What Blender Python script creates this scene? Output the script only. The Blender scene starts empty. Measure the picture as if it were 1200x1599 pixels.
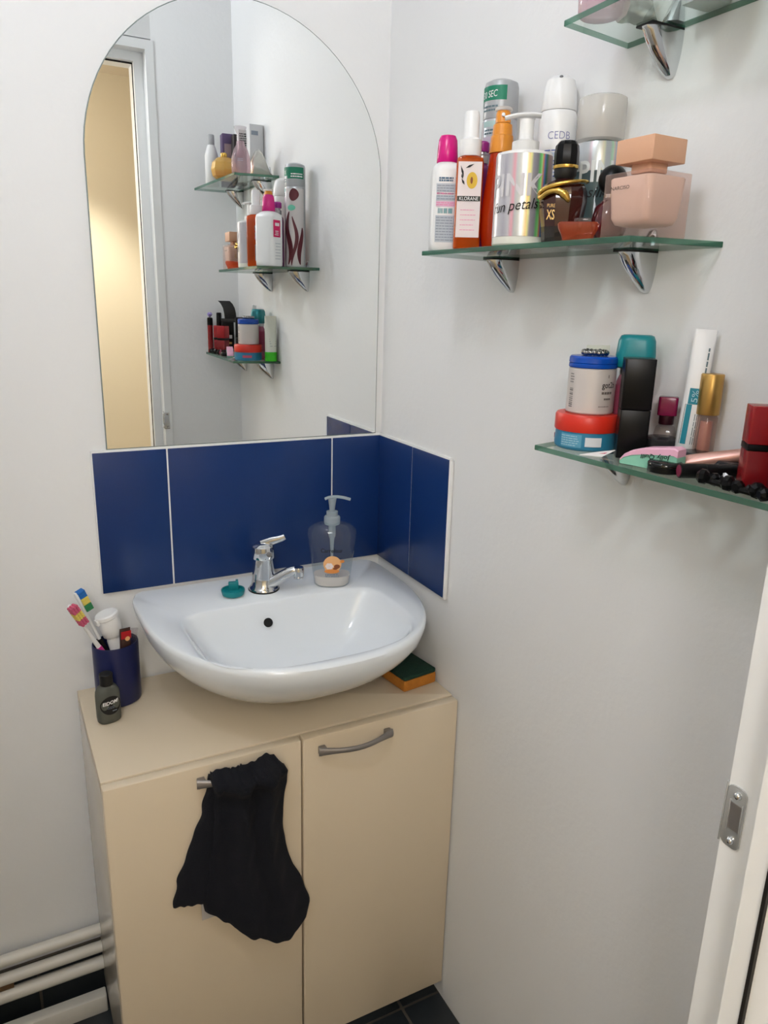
import bpy, bmesh, math, random
from mathutils import Vector, Matrix
random.seed(4)
S = bpy.context.scene
COL = S.collection
PI = math.pi

# ------------------------------------------------------------------ camera
cd = bpy.data.cameras.new('camera'); cam = bpy.data.objects.new('camera', cd); COL.objects.link(cam)
_yaw, _pitch, _roll = math.radians(27.898), math.radians(15.731), math.radians(1.508)
fw = Vector((math.sin(_yaw)*math.cos(_pitch), math.cos(_yaw)*math.cos(_pitch), -math.sin(_pitch)))
rt = Vector((math.cos(_yaw), -math.sin(_yaw), 0)); up = rt.cross(fw)
r2 = rt*math.cos(_roll)+up*math.sin(_roll); u2 = -rt*math.sin(_roll)+up*math.cos(_roll)
CAM = Vector((-0.6861, -1.3167, 1.3530))
M = Matrix((r2, u2, -fw)).transposed().to_4x4(); M.translation = CAM
cam.matrix_world = M
cd.sensor_width = 36; cd.sensor_fit = 'AUTO'; cd.lens = 1170.8*36/1599; cd.clip_start = 0.01
S.camera = cam
# ------------------------------------------------------------------ world, exposure
w = bpy.data.worlds.new('world'); S.world = w; w.use_nodes = True
w.node_tree.nodes['Background'].inputs[0].default_value = (0.9, 0.92, 1, 1)
w.node_tree.nodes['Background'].inputs[1].default_value = 0.15
S.view_settings.view_transform = 'Standard'; S.view_settings.look = 'None'
S.view_settings.exposure = 0.0; S.view_settings.gamma = 1.0; S.view_settings.use_curve_mapping = False
LAMP_POS = (-0.80, -0.955, 2.10); LAMP_R = 0.055; LAMP_E = 77.0       # white globe lamp over the door
HALL_E = 24.5                                                       # unseen fill globe added in the corridor

# ------------------------------------------------------------------ materials
def lin(h):
    if isinstance(h, str):
        h = [int(h[i:i+2], 16)/255 for i in (0, 2, 4)]
    return tuple((c/12.92 if c <= .04045 else ((c+.055)/1.055)**2.4) for c in h)+(1.0,)
MATS = {}
def new(name):
    m = bpy.data.materials.new(name); m.use_nodes = True
    return m, m.node_tree.nodes, m.node_tree.links
def mat(name, h, rough=.5, metal=0, bump=0, bscale=200, var=0, vscale=8, trans=0, ior=1.45, spec=.5, sheen=0, coat=0, emit=0, aniso=None):
    if name in MATS: return MATS[name]
    m, n, l = new(name); b = n['Principled BSDF']
    c = lin(h)
    b.inputs['Base Color'].default_value = c
    b.inputs['Roughness'].default_value = rough; b.inputs['Metallic'].default_value = metal
    b.inputs['Transmission Weight'].default_value = trans; b.inputs['IOR'].default_value = ior
    b.inputs['Specular IOR Level'].default_value = spec
    b.inputs['Sheen Weight'].default_value = sheen; b.inputs['Coat Weight'].default_value = coat
    if emit:
        b.inputs['Emission Color'].default_value = c; b.inputs['Emission Strength'].default_value = emit
    tc = None
    if bump or var:
        tc = n.new('ShaderNodeTexCoord')
    if var:
        ns = n.new('ShaderNodeTexNoise'); ns.inputs['Scale'].default_value = vscale; ns.inputs['Detail'].default_value = 5
        l.new(tc.outputs['Object'], ns.inputs['Vector'])
        mx = n.new('ShaderNodeMix'); mx.data_type = 'RGBA'
        mx.inputs[6].default_value = tuple(x*(1-var) for x in c[:3])+(1,); mx.inputs[7].default_value = tuple(min(1, x*(1+var)) for x in c[:3])+(1,)
        l.new(ns.outputs['Fac'], mx.inputs[0]); l.new(mx.outputs[2], b.inputs['Base Color'])
    if bump:
        ns = n.new('ShaderNodeTexNoise'); ns.inputs['Scale'].default_value = bscale; ns.inputs['Detail'].default_value = 4
        l.new(tc.outputs['Object'], ns.inputs['Vector'])
        bp = n.new('ShaderNodeBump'); bp.inputs['Strength'].default_value = bump; bp.inputs['Distance'].default_value = .002
        l.new(ns.outputs['Fac'], bp.inputs['Height']); l.new(bp.outputs[0], b.inputs['Normal'])
    MATS[name] = m
    return m
def thin_glass(name, h, gloss=.9, ior=1.5, body=0.0, bodyh=None, rough=0.02):
    """clear shell: tinted see-through plus a Fresnel reflection, optionally some milky body"""
    if name in MATS: return MATS[name]
    m, n, l = new(name); n.remove(n['Principled BSDF']); out = n['Material Output']
    tr = n.new('ShaderNodeBsdfTransparent'); tr.inputs[0].default_value = lin(h)
    src = tr.outputs[0]
    if body:
        df = n.new('ShaderNodeBsdfDiffuse'); df.inputs[0].default_value = lin(bodyh or h)
        tl = n.new('ShaderNodeBsdfTranslucent'); tl.inputs[0].default_value = lin(bodyh or h)
        ms = n.new('ShaderNodeMixShader'); ms.inputs[0].default_value = .5
        l.new(df.outputs[0], ms.inputs[1]); l.new(tl.outputs[0], ms.inputs[2])
        mb = n.new('ShaderNodeMixShader'); mb.inputs[0].default_value = body
        l.new(src, mb.inputs[1]); l.new(ms.outputs[0], mb.inputs[2]); src = mb.outputs[0]
    gl = n.new('ShaderNodeBsdfGlossy'); gl.inputs['Roughness'].default_value = rough
    fr = n.new('ShaderNodeFresnel'); fr.inputs[0].default_value = ior
    mu = n.new('ShaderNodeMath'); mu.operation = 'MULTIPLY'; mu.inputs[1].default_value = gloss
    l.new(fr.outputs[0], mu.inputs[0])
    gm = n.new('ShaderNodeNewGeometry'); sb = n.new('ShaderNodeMath'); sb.operation = 'SUBTRACT'; sb.inputs[0].default_value = 1
    l.new(gm.outputs['Backfacing'], sb.inputs[1])
    m2 = n.new('ShaderNodeMath'); m2.operation = 'MULTIPLY'; l.new(mu.outputs[0], m2.inputs[0]); l.new(sb.outputs[0], m2.inputs[1]); mu = m2
    mx = n.new('ShaderNodeMixShader'); l.new(mu.outputs[0], mx.inputs[0]); l.new(src, mx.inputs[1]); l.new(gl.outputs[0], mx.inputs[2])
    l.new(mx.outputs[0], out.inputs[0])
    MATS[name] = m
    return m

WALL = mat('white_wall_paint', 'ECECEB', .75, bump=.25, bscale=90, var=.012, vscale=3)
CEIL = mat('ceiling_paint', 'EEEEEC', .8)
HALLW = mat('beige_corridor_paint', 'E6DAC0', .7, bump=.1, bscale=60)
HALLF = mat('corridor_floor', '8A7A66', .5)
PVC = mat('white_frame_pvc', 'F8F9F8', .3)
SEAL = mat('black_rubber_seal', '15120F', .6)
GROUT = mat('white_grout', 'E9E9E6', .8, bump=.4, bscale=400)
FGROUT = mat('grey_floor_grout', '5A544C', .9)
SLATE = mat('dark_slate_tile', '2C3033', .35, var=.45, vscale=14, bump=.2, bscale=40)
CREAM = mat('cream_laminate', 'DDCDB3', .42, bump=.03, bscale=500)
CREAM_SIDE = mat('glossy_cream_laminate', 'D2C7B6', .16)
CREAM_DARK = mat('raw_board', 'A38C6C', .8)
SATIN = mat('satin_grey_metal', '8C8784', .38, metal=.6)
CERAMIC = mat('white_ceramic', 'EAEFF3', .09, coat=.3)
CHROME = mat('chrome', 'D4D6D8', .07, metal=1)
DARK = mat('dark_hole', '0A0A0A', .8)
BLACK = mat('black_gloss_plastic', '0C0C0D', .3, spec=.22)
BLACKM = mat('black_matt_plastic', '101011', .5)
GREYP = mat('smoky_black_plastic', '2B2A2C', .25)
WHITEP = mat('white_plastic', 'EDEDEC', .3)
WHITEP2 = mat('offwhite_plastic', 'DCDBD8', .35)
PINKCAP = mat('magenta_plastic', 'D4127E', .25)
GOLD = mat('gold_metal', 'D9B25A', .25, metal=.9)
GOLDM = mat('satin_gold_metal', 'B99250', .34, metal=.8)
SILVER = mat('silver_can', 'B9BBBE', .3, metal=.55)
SILVERFOIL = mat('silver_foil', 'C4C3BC', .25, metal=.7, bump=.8, bscale=40)
GREEN = mat('green_print', '0E7A5C', .5)
TEAL = mat('teal_plastic', '0E7F86', .35)
TEALD = mat('teal_print', '0C7E90', .5)
BLUECAP = mat('blue_plastic', '0A4AAE', .22)
REDLID = mat('orange_red_plastic', 'D32F1E', .35)
JARBLUE = mat('blue_jar', '2E7FA3', .35)
JARGREY = mat('pearl_grey_jar', 'CFC8C4', .32, metal=.15)
NAVY = mat('navy_ceramic', '141C4A', .3)
TOWEL = mat('navy_terry', '080B17', .95, bump=1.0, bscale=900)
INK = mat('black_ink', '141414', .6)
INKG = mat('grey_ink', '8E98A4', .7)
INKP = mat('pink_ink', 'E888B4', .7)
INKB = mat('blue_ink', '5A6EB4', .7)
INKT = mat('teal_ink', '3C8F96', .7)
INKW = mat('white_ink', 'F0F0F0', .6)
INKGOLD = mat('gold_ink', 'DDBE7A', .4, metal=.3)
PAPER = mat('pale_label', 'E8DCDA', .55)
LBLUE = mat('pale_blue_print', 'B9C6D8', .6)
PBLUE = mat('panel_grey_print', 'BCC7D0', .6)
PPINK = mat('panel_pink_print', 'E6C3DA', .6)
MAGENTA = mat('magenta_print', 'D2105C', .5)
PURPLE = mat('purple_plastic', '6A1E5E', .3)
PURPLEC = mat('bright_purple_plastic', 'A3298F', .35)
PEACH = mat('peach_plastic', 'D6A686', .45)
NUDE = mat('blush_liquid', 'E6D2C4', .35)
BURG = mat('burgundy_plastic', '7C1440', .2)
WINE = mat('dark_red_glass', '4A0E18', .1, coat=.5)
BROWNG = mat('brown_glass', '3A1612', .08, coat=.6)
RED = mat('red_lacquer', '9E0F1A', .25)
REDB = mat('red_liquid', '86141C', .25)
MINT = mat('mint_plastic', '8FCDB4', .45)
PINK = mat('pink_plastic', 'EBB4CC', .45)
ROSE = mat('rose_metal', 'C99A8E', .3, metal=.4)
DPINK = mat('dark_pink_wax', '7C2340', .5)
LIME = mat('lime_plastic', '3CB81E', .4)
IVORY = mat('ivory_plastic', 'DEE0D2', .4)
ORANGEP = mat('amber_plastic', 'E09030', .3)
SPONGE = mat('orange_sponge', 'C07A2C', .95, bump=1, bscale=260, var=.25, vscale=60)
SCOUR = mat('green_scourer', '16382B', .95, bump=1, bscale=400, var=.3, vscale=120)
CARAMEL = mat('caramel_print', 'E8B078', .6)
BROWNP = mat('brown_print', '8A4A28', .6)
YELLOWP = mat('yellow_print', 'DDB53A', .6)
DSWIRL = mat('maroon_print', '5A1A24', .5)
BBLUE = mat('blue_bristle', '1C66B0', .7); BYEL = mat('yellow_bristle', 'E2CC62', .7); BPINK = mat('pink_bristle', 'CC5A78', .7); BGRN = mat('green_bristle', '2A7A4A', .7)
SOAP = mat('cream_soap', 'E6D9CE', .3)
CRYSTAL = mat('crystal', 'F2F2F4', .05, metal=.9)
LILAC = mat('lilac_gem', '9F8FD0', .1)
CLEAR = thin_glass('clear_plastic', 'F2F6F8', gloss=1, ior=1.45, body=.06, bodyh='D8E0E8', rough=.05)
CLEARG = thin_glass('clear_glass', 'F0EDEE', gloss=.9, body=.06, bodyh='EFE6E6')
CLEARCAP = thin_glass('frosted_clear_cap', 'F4F2EE', gloss=.6, body=.55, bodyh='F4F2EE')
PUMP = thin_glass('milky_pump_plastic', 'DDE6EA', gloss=.6, body=.75, bodyh='D4DEE2')
SHELF_TOP = thin_glass('shelf_glass', 'F0F7F3', gloss=.8, body=.03, bodyh='D9EAE0')
SHELF_EDGE = thin_glass('green_glass_edge', 'A6C4B6', gloss=.9, body=.55, bodyh='4C8A72')
AMBER = thin_glass('amber_oil', 'F08A3A', gloss=.8, body=.55, bodyh='E8721E')
ORANGEG = thin_glass('orange_gel', 'E8501A', gloss=.8, body=.72, bodyh='E8501A')
YELLOWG = thin_glass('golden_perfume', 'FAE3A4', gloss=.9, body=.55, bodyh='F2D488')
PINKG = thin_glass('pink_glass', 'EAC0CC', gloss=.8, body=.45, bodyh='D98AA4')
ROSEG = thin_glass('rose_clear_glass', 'F8EEEA', gloss=1, body=.15, bodyh='E0BEAE')
CORALG = thin_glass('coral_glass', 'F6B49A', gloss=1, body=.3, bodyh='E8744C')
SMOKE = thin_glass('smoke_liquid', 'C0C2B8', gloss=.5, body=.72, bodyh='84867C')
AQUAG = thin_glass('aqua_liquid', 'B4C8CA', gloss=.6, body=.55, bodyh='7E9496')
# tiles: deep blue glaze with a fine dotted relief
def tile_mat():
    m, n, l = new('blue_glazed_tile'); b = n['Principled BSDF']
    b.inputs['Base Color'].default_value = lin('173368'); b.inputs['Roughness'].default_value = .22; b.inputs['Specular IOR Level'].default_value = .3
    tc = n.new('ShaderNodeTexCoord'); v = n.new('ShaderNodeTexVoronoi'); v.inputs['Scale'].default_value = 420
    v.inputs['Randomness'].default_value = .15
    bp = n.new('ShaderNodeBump'); bp.inputs['Strength'].default_value = .35; bp.inputs['Distance'].default_value = .0006
    l.new(tc.outputs['Object'], v.inputs['Vector']); l.new(v.outputs['Distance'], bp.inputs['Height']); l.new(bp.outputs[0], b.inputs['Normal'])
    return m
TILE = tile_mat()
def mirror_mat():
    m, n, l = new('mirror_silver'); n.remove(n['Principled BSDF'])
    g = n.new('ShaderNodeBsdfGlossy'); g.inputs[0].default_value = (.94, .952, .94, 1); g.inputs['Roughness'].default_value = 0
    l.new(g.outputs[0], n['Material Output'].inputs[0]); return m
MIRROR = mirror_mat()
def holo_mat(name, base, amt):
    """holographic foil: vertical rainbow sheen painted into the colour round the bottle"""
    m, n, l = new(name); b = n['Principled BSDF']; b.inputs['Metallic'].default_value = .35; b.inputs['Roughness'].default_value = .28
    tc = n.new('ShaderNodeTexCoord'); sx = n.new('ShaderNodeSeparateXYZ'); l.new(tc.outputs['Object'], sx.inputs[0])
    at = n.new('ShaderNodeMath'); at.operation = 'ARCTAN2'; l.new(sx.outputs[0], at.inputs[0])
    ng = n.new('ShaderNodeMath'); ng.operation = 'MULTIPLY'; ng.inputs[1].default_value = -1; l.new(sx.outputs[1], ng.inputs[0]); l.new(ng.outputs[0], at.inputs[1])
    mr = n.new('ShaderNodeMapRange'); mr.inputs[1].default_value = -1.6; mr.inputs[2].default_value = 1.6; l.new(at.outputs[0], mr.inputs[0])
    cr = n.new('ShaderNodeValToRGB'); e = cr.color_ramp.elements
    st = [(.0, 'BDBBC0'), (.2, 'C9C7CA'), (.3, 'B7B5BE'), (.36, 'C8C6C8'), (.40, 'E3A3AE'), (.43, 'BFC2C2'), (.52, 'C3C6C4'), (.555, 'F2D79A'), (.575, 'F6F2A8'), (.60, 'A9A7AE'), (.655, '9C9AA4'), (.685, '77DD7A'), (.705, 'A8E89A'), (.725, 'E88A6A'), (.745, '5E7FBE'), (.78, '3E7A58'), (.82, 'B89A94'), (1, 'A7A3A6')]
    e[0].position, e[0].color = st[0][0], lin(st[0][1]); e[1].position, e[1].color = st[-1][0], lin(st[-1][1])
    for p, c in st[1:-1]:
        q = e.new(p); q.color = lin(c)
    l.new(mr.outputs[0], cr.inputs[0])
    mx = n.new('ShaderNodeMix'); mx.data_type = 'RGBA'; mx.inputs[0].default_value = amt; mx.inputs[6].default_value = lin(base)
    l.new(cr.outputs[0], mx.inputs[7]); l.new(mx.outputs[2], b.inputs['Base Color'])
    return m
HOLO = holo_mat('holographic_foil', 'C4C2C4', 1.0)
HOLO2 = holo_mat('holographic_foil_pale', 'B6BEC0', .35)

# ------------------------------------------------------------------ geometry helpers
def obj(name, geo, m, parent=None, loc=(0, 0, 0), rot=(0, 0, 0), label=None, smooth=38, kind=None):
    vs, fs = geo[0], geo[1]
    me = bpy.data.meshes.new(name); me.from_pydata([tuple(v) for v in vs], [], fs); me.update()
    mats = m if isinstance(m, (list, tuple)) else [m]
    for x in mats: me.materials.append(x)
    if len(geo) > 2:
        me.polygons.foreach_set('material_index', geo[2])
    bm = bmesh.new(); bm.from_mesh(me); bmesh.ops.recalc_face_normals(bm, faces=bm.faces); bm.to_mesh(me); bm.free()
    if smooth:
        me.shade_smooth(); me.set_sharp_from_angle(angle=math.radians(smooth))
    o = bpy.data.objects.new(name, me); COL.objects.link(o)
    o.location = loc; o.rotation_euler = rot
    if parent: o.parent = parent
    if label: o['label'] = label
    if kind: o['kind'] = kind
    return o
def struct(name, geo, m, parent=None, **k):
    return obj(name, geo, m, parent, kind=None if parent else 'structure', **k)
def tag(o, label, cat, group=None):
    o['label'] = label; o['category'] = cat
    if group: o['group'] = group
    return o
def thing(name, label, cat, loc, rz=0, group=None, rot=None):
    o = bpy.data.objects.new(name, None); COL.objects.link(o); o.empty_display_size = .02
    o.location = loc; o.rotation_euler = rot if rot else (0, 0, rz)
    return tag(o, label, cat, group)
def face(x, y):                      # turn local -Y towards where the viewer stands
    d = Vector((CAM.x-x, CAM.y-y)); return math.atan2(d.x, -d.y)
def join(*gs):
    V, F, I = [], [], []
    for g in gs:
        o = len(V); V += list(g[0]); F += [tuple(i+o for i in f) for f in g[1]]
        I += list(g[2]) if len(g) > 2 else [0]*len(g[1])
    return V, F, I
def shift(g, d, rot=None):
    R = Matrix.Identity(3)
    if rot is not None:
        from mathutils import Euler
        R = Euler(rot).to_matrix()
    D = Vector(d)
    return ([R @ Vector(v)+D for v in g[0]],)+tuple(g[1:])
def mi(g, k): return (g[0], g[1], [k]*len(g[1]))
def loft(rings, cap0=True, cap1=True, closed=True):
    V, F = [], []; n = len(rings[0])
    for r in rings: V += [tuple(p) for p in r]
    for i in range(len(rings)-1):
        for j in range(n if closed else n-1):
            k = (j+1) % n
            F.append((i*n+j, i*n+k, (i+1)*n+k, (i+1)*n+j))
    if cap0: F.append(tuple(range(n))[::-1])
    if cap1: F.append(tuple((len(rings)-1)*n+j for j in range(n)))
    return V, F
def box(x0, x1, y0, y1, z0, z1, b=0):
    if not b:
        V = [(x, y, z) for z in (z0, z1) for y in (y0, y1) for x in (x0, x1)]
        return V, [(0, 2, 3, 1), (4, 5, 7, 6), (0, 1, 5, 4), (1, 3, 7, 5), (3, 2, 6, 7), (2, 0, 4, 6)]
    return shift(rbox(x1-x0, y1-y0, z1-z0, b, b), ((x0+x1)/2, (y0+y1)/2, z0))
def rrect(wx, wy, r, n=4):
    P = []
    r = min(r, wx/2-1e-5, wy/2-1e-5)
    for cx, cy, a0 in ((wx/2-r, wy/2-r, 0), (-wx/2+r, wy/2-r, 90), (-wx/2+r, -wy/2+r, 180), (wx/2-r, -wy/2+r, 270)):
        for i in range(n+1):
            a = math.radians(a0+90*i/n); P.append((cx+r*math.cos(a), cy+r*math.sin(a)))
    return P
def rbox(wx, wy, h, r=.002, b=.001, n=4):
    rings = []
    for ins, z in ((b, 0), (b*.3, b*.3), (0, b), (0, h-b), (b*.3, h-b*.3), (b, h)):
        rings.append([(x, y, z) for x, y in rrect(wx-2*ins, wy-2*ins, max(r-ins, .0004), n)])
    return loft(rings)
def rprof(prof, r, n=5, k=1.0):
    """prof: (wx, wy, z) sections of rounded rectangles"""
    return loft([[(x, y, z) for x, y in rrect(wx, wy, min(r, wx*.49, wy*.49)*k, n)] for wx, wy, z in prof])
def lathe(prof, n=32, sx=1, sy=1):
    rings = [[(r*sx*math.cos(2*PI*j/n), r*sy*math.sin(2*PI*j/n), z) for j in range(n)] for r, z in prof]
    return loft(rings, prof[0][0] > 1e-6 or True, True)
def cyl(r, z0, z1, b=.0012, n=32): return lathe([(max(r-b, 1e-4), z0), (r, z0+b), (r, z1-b), (max(r-b, 1e-4), z1)], n)
def tube(pts, rad, n=10):
    pts = [Vector(p) for p in pts]; R = rad if isinstance(rad, (list, tuple)) else [rad]*len(pts)
    rings = []; prev = None
    for i, p in enumerate(pts):
        t = (pts[min(i+1, len(pts)-1)]-pts[max(i-1, 0)]).normalized()
        if prev is None:
            a = Vector((0, 0, 1)) if abs(t.z) < .9 else Vector((1, 0, 0)); u = t.cross(a).normalized()
        else:
            u = (prev-t*prev.dot(t)).normalized()
        prev = u; v = t.cross(u)
        rr = R[i] if isinstance(R[i], (tuple, list)) else (R[i], R[i])
        rings.append([p+u*rr[0]*math.cos(2*PI*k/n)+v*rr[1]*math.sin(2*PI*k/n) for k in range(n)])
    return loft(rings)
def smooth_path(P, n=6):
    P = [Vector(p) for p in P]; out = []
    for i in range(len(P)-1):
        a, b, c, d = P[max(i-1, 0)], P[i], P[i+1], P[min(i+2, len(P)-1)]
        for k in range(n):
            t = k/n
            out.append(.5*((2*b)+(c-a)*t+(2*a-5*b+4*c-d)*t*t+(3*b-a-3*c+d)*t**3))
    out.append(P[-1]); return out
def sphere(r, c=(0, 0, 0), n=20, k=10, sz=1):
    prof = [(max(r*math.sin(PI*i/k), 1e-4), -r*sz*math.cos(PI*i/k)) for i in range(k+1)]
    return shift(lathe(prof, n), c)
# surface wraps: functions (x along the print, z up) -> local point, just proud of the surface
def wrap_cyl(R, a0=0, off=.0003):
    return lambda x, z: ((R+off)*math.sin(a0+x/R), -(R+off)*math.cos(a0+x/R), z)
def wrap_flat(y, x0=0, off=.0003): return lambda x, z: (x0+x, y-off, z)
def patch(wr, x0, x1, z0, z1, n=8, m=1):
    V = []; F = []
    for j in range(m+1):
        for i in range(n+1): V.append(wr(x0+(x1-x0)*i/n, z0+(z1-z0)*j/m))
    for j in range(m):
        for i in range(n): F.append((j*(n+1)+i, j*(n+1)+i+1, (j+1)*(n+1)+i+1, (j+1)*(n+1)+i))
    return V, F
def disc(wr, cx, cz, rx, rz=None, n=24):
    rz = rz or rx
    V = [wr(cx, cz)]+[wr(cx+rx*math.cos(2*PI*i/n), cz+rz*math.sin(2*PI*i/n)) for i in range(n)]
    return V, [(0, 1+i, 1+(i+1) % n) for i in range(n)]
def words(wr, x0, x1, z0, z1, lines, fill=.5, cut=.85):
    """lines of print too small to read: rows of short dashes"""
    G = []; dz = (z1-z0)/lines
    for k in range(lines):
        z = z1-dz*(k+.5); x = x0; end = x0+(x1-x0)*random.uniform(cut, 1)
        while x < end:
            l = min(random.uniform(.08, .24)*(x1-x0), end-x)
            if l > .0005: G.append(patch(wr, x, x+l, z-dz*fill/2, z+dz*fill/2, 2))
            x += l+.03*(x1-x0)
    return join(*G)
def bars(wr, x0, x1, z0, z1, n=12, vertical=True):
    G = []; L = (x1-x0) if vertical else (z1-z0)
    for k in range(n):
        a = k/n*L; b = a+L/n*random.uniform(.3, .75)
        G.append(patch(wr, x0+a, x0+b, z0, z1, 1) if vertical else patch(wr, x0, x1, z0+a, z0+b, 2))
    return join(*G)
def text_geo(s, size, wr, cx=0, z=0, align='CENTER', width=None, shear=0, bold=0, rot=0, outline=0):
    c = bpy.data.curves.new('lettering', 'FONT'); c.body = s; c.size = size; c.align_x = align; c.shear = shear; c.resolution_u = 3
    c.offset = bold
    o = bpy.data.objects.new('lettering', c)
    me = bpy.data.meshes.new_from_object(o)
    P = [v.co.copy() for v in me.vertices]; F = [tuple(p.vertices) for p in me.polygons]
    if width:
        xs = [p.x for p in P]; k = width/(max(xs)-min(xs)); mx = (max(xs)+min(xs))/2 if align == 'CENTER' else min(xs)
        for p in P: p.x = (p.x-mx)*k
    ca, sa = math.cos(rot), math.sin(rot)
    V = [wr(cx+p.x*ca-p.y*sa, z+p.x*sa+p.y*ca) for p in P]
    bpy.data.objects.remove(o); bpy.data.curves.remove(c); bpy.data.meshes.remove(me)
    return V, F
def prt(name, geo, m, parent, label=None): return obj(name, geo, m, parent, smooth=60, label=label, kind='stuff' if name in ('small_print', 'barcode') else None)

# ================================================================== ROOM
back = struct('wall_back', box(-1.25, .12, 0, .1, 0, 2.5), WALL)
right = struct('wall_right', box(0, .12, -1.14, 0, 0, 2.5), WALL)
struct('wall_left', box(-1.25, -1.15, -1.14, 0, 0, 2.5), WALL)
def prism(poly, z0, z1): return loft([[(x, y, z0) for x, y in poly], [(x, y, z1) for x, y in poly]])
near = join(prism([(0, -.95), (-.205, -1.012), (-.205, -1.13), (0, -1.13)], 0, 2.5),
            prism([(-1.015, -1.012), (-1.15, -1.012), (-1.15, -1.13), (-1.015, -1.13)], 0, 2.5),
            prism([(-.205, -1.012), (-1.015, -1.012), (-1.015, -1.13), (-.205, -1.13)], 2.012, 2.5))
struct('wall_near', near, WALL)
struct('ceiling', box(-1.25, .12, -1.14, .1, 2.5, 2.56), CEIL)
# floor with separate slate tiles
floor = struct('floor', box(-1.25, .12, -1.14, .1, -.06, -.004), FGROUT)
T = .315; first = None
for i in range(4):
    for j in range(4):
        x1 = .228-i*T; x0 = x1-T+.006; y1 = -j*T; y0 = y1-T+.006
        x0, x1, y0 = max(x0, -1.148), min(x1, -.001), max(y0, -1.128)
        if x1-x0 > .02 and y1-y0 > .02:
            obj('floor_tile', box(x0, x1, y0, min(y1, -.001), -.004, .0, .0012), SLATE, floor)
# dark tiled skirting on the back wall
sk = struct('baseboard_back', box(-1.15, -.002, -.006, -.0005, 0.001, .122), FGROUT)
for k in range(4):
    x1 = -.001 if k == 0 else -.091-(k-1)*T-.0; x0 = max(-1.148, (-.087 if k == 0 else x1-T+.005))
    obj('skirting_tile', box(x0, x1, -.0105, -.006, .002, .120, .001), SLATE, sk)
# corridor behind the viewer, seen in the mirror
struct('wall_corridor', box(-2.0, .7, -2.3, -2.2, 0, 2.5), HALLW)
struct('wall_corridor_right', box(.6, .7, -2.2, -1.14, 0, 2.5), HALLW)
struct('wall_corridor_left', box(-2.1, -2.0, -2.3, -1.04, 0, 2.5), HALLW)
struct('trim_1', box(.12, .6, -1.14, -1.04, 0, 2.5), HALLW)
struct('trim_2', box(-2.0, -1.25, -1.14, -1.04, 0, 2.5), HALLW)
struct('floor_corridor', box(-2.1, .7, -2.3, -1.14, -.06, 0), HALLF)
struct('ceiling_corridor', box(-2.1, .7, -2.3, -1.14, 2.2, 2.26), mat('corridor_ceiling', 'D9CBB0', .8))
# door frame: three stepped profiles with a black seal
door = bpy.data.objects.new('door_1', None); COL.objects.link(door); door['kind'] = 'structure'; door.location = (-.22, -1.05, 0)
def frame_ring(inner, outer, y0, y1, top_in, top_out):
    g = []
    for x0, x1 in ((inner, outer), (-1.22-outer, -1.22-inner)):
        g.append(box(x0, x1, y0, y1, 0, top_out))
    g.append(box(-1.22-inner, inner, y0, y1, top_in, top_out))
    return shift(join(*g), (.22, 1.05, 0))
obj('outer_frame', frame_ring(-.222, -.200, -1.047, -1.008, 1.985, 2.008), PVC, door, smooth=0)
obj('rebate_frame', frame_ring(-.247, -.205, -1.064, -1.048, 1.962, 2.005), PVC, door, smooth=0)
obj('seal', frame_ring(-.2490, -.215, -1.0668, -1.064, 1.958, 2.0), SEAL, door, smooth=0)
obj('inner_frame', frame_ring(-.2455, -.205, -1.128, -1.0668, 1.962, 2.005), PVC, door, smooth=0)
pl = obj('strike_plate', shift(join(shift(rbox(.052, .0163, .0013, .0055, .0004), (-.2221, -1.01645, .986), (0, -PI/2, 0)), box(-.2235, -.208, -1.008, -1.0066, .960, 1.012, .0005),
         box(-.2243, -.2233, -1.0232, -1.0222, .974, 1.000, .0004), box(-.2243, -.2233, -1.0128, -1.0115, .974, 1.000, .0004)), (.22, 1.05, 0)), mat('worn_chrome', 'CACCCC', .25, metal=.6), door, label='chrome strike plate on the white door frame')
obj('keep_recess', shift(box(-.2239, -.2234, -1.0222, -1.0130, .976, .998), (.22, 1.05, 0)), SATIN, pl)
for z in (.9665, 1.0055):
    obj('screw', shift(sphere(.0032, sz=1), (-.2235+.22, -1.0175+1.05, z)), CHROME, pl)
    obj('screw', shift(sphere(.0032, sz=1), (-.214+.22, -1.0066+1.05, z)), SATIN, pl)

# ------------------------------------------------------------------ wall tiles
TZ0, TZ1 = .846, 1.096
gb = obj('grout', box(-.5475, 0, -.0065, 0, TZ0+.001, TZ1+.004, .0008), GROUT, back)
for x0, x1 in ((-.5455, -.4245), (-.4215, -.1115), (-.1085, -.0025)):
    obj('tile', box(x0, x1, -.008, -.002, TZ0, TZ1, .0008), TILE, back)
obj('grout', box(-.0065, 0, -.2655, 0, TZ0+.001, TZ1+.004, .0008), GROUT, right)
obj('tile_edge_trim', shift(rbox(.0085, .006, .252, .0028, .0008), (-.0043, -.2695, TZ0-.002)), WHITEP, right)
for y0, y1 in ((-.1388, -.0090), (-.2655, -.1412)):
    obj('tile', box(-.008, -.002, y0, y1, TZ0, TZ1, .0008), TILE, right)

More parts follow.
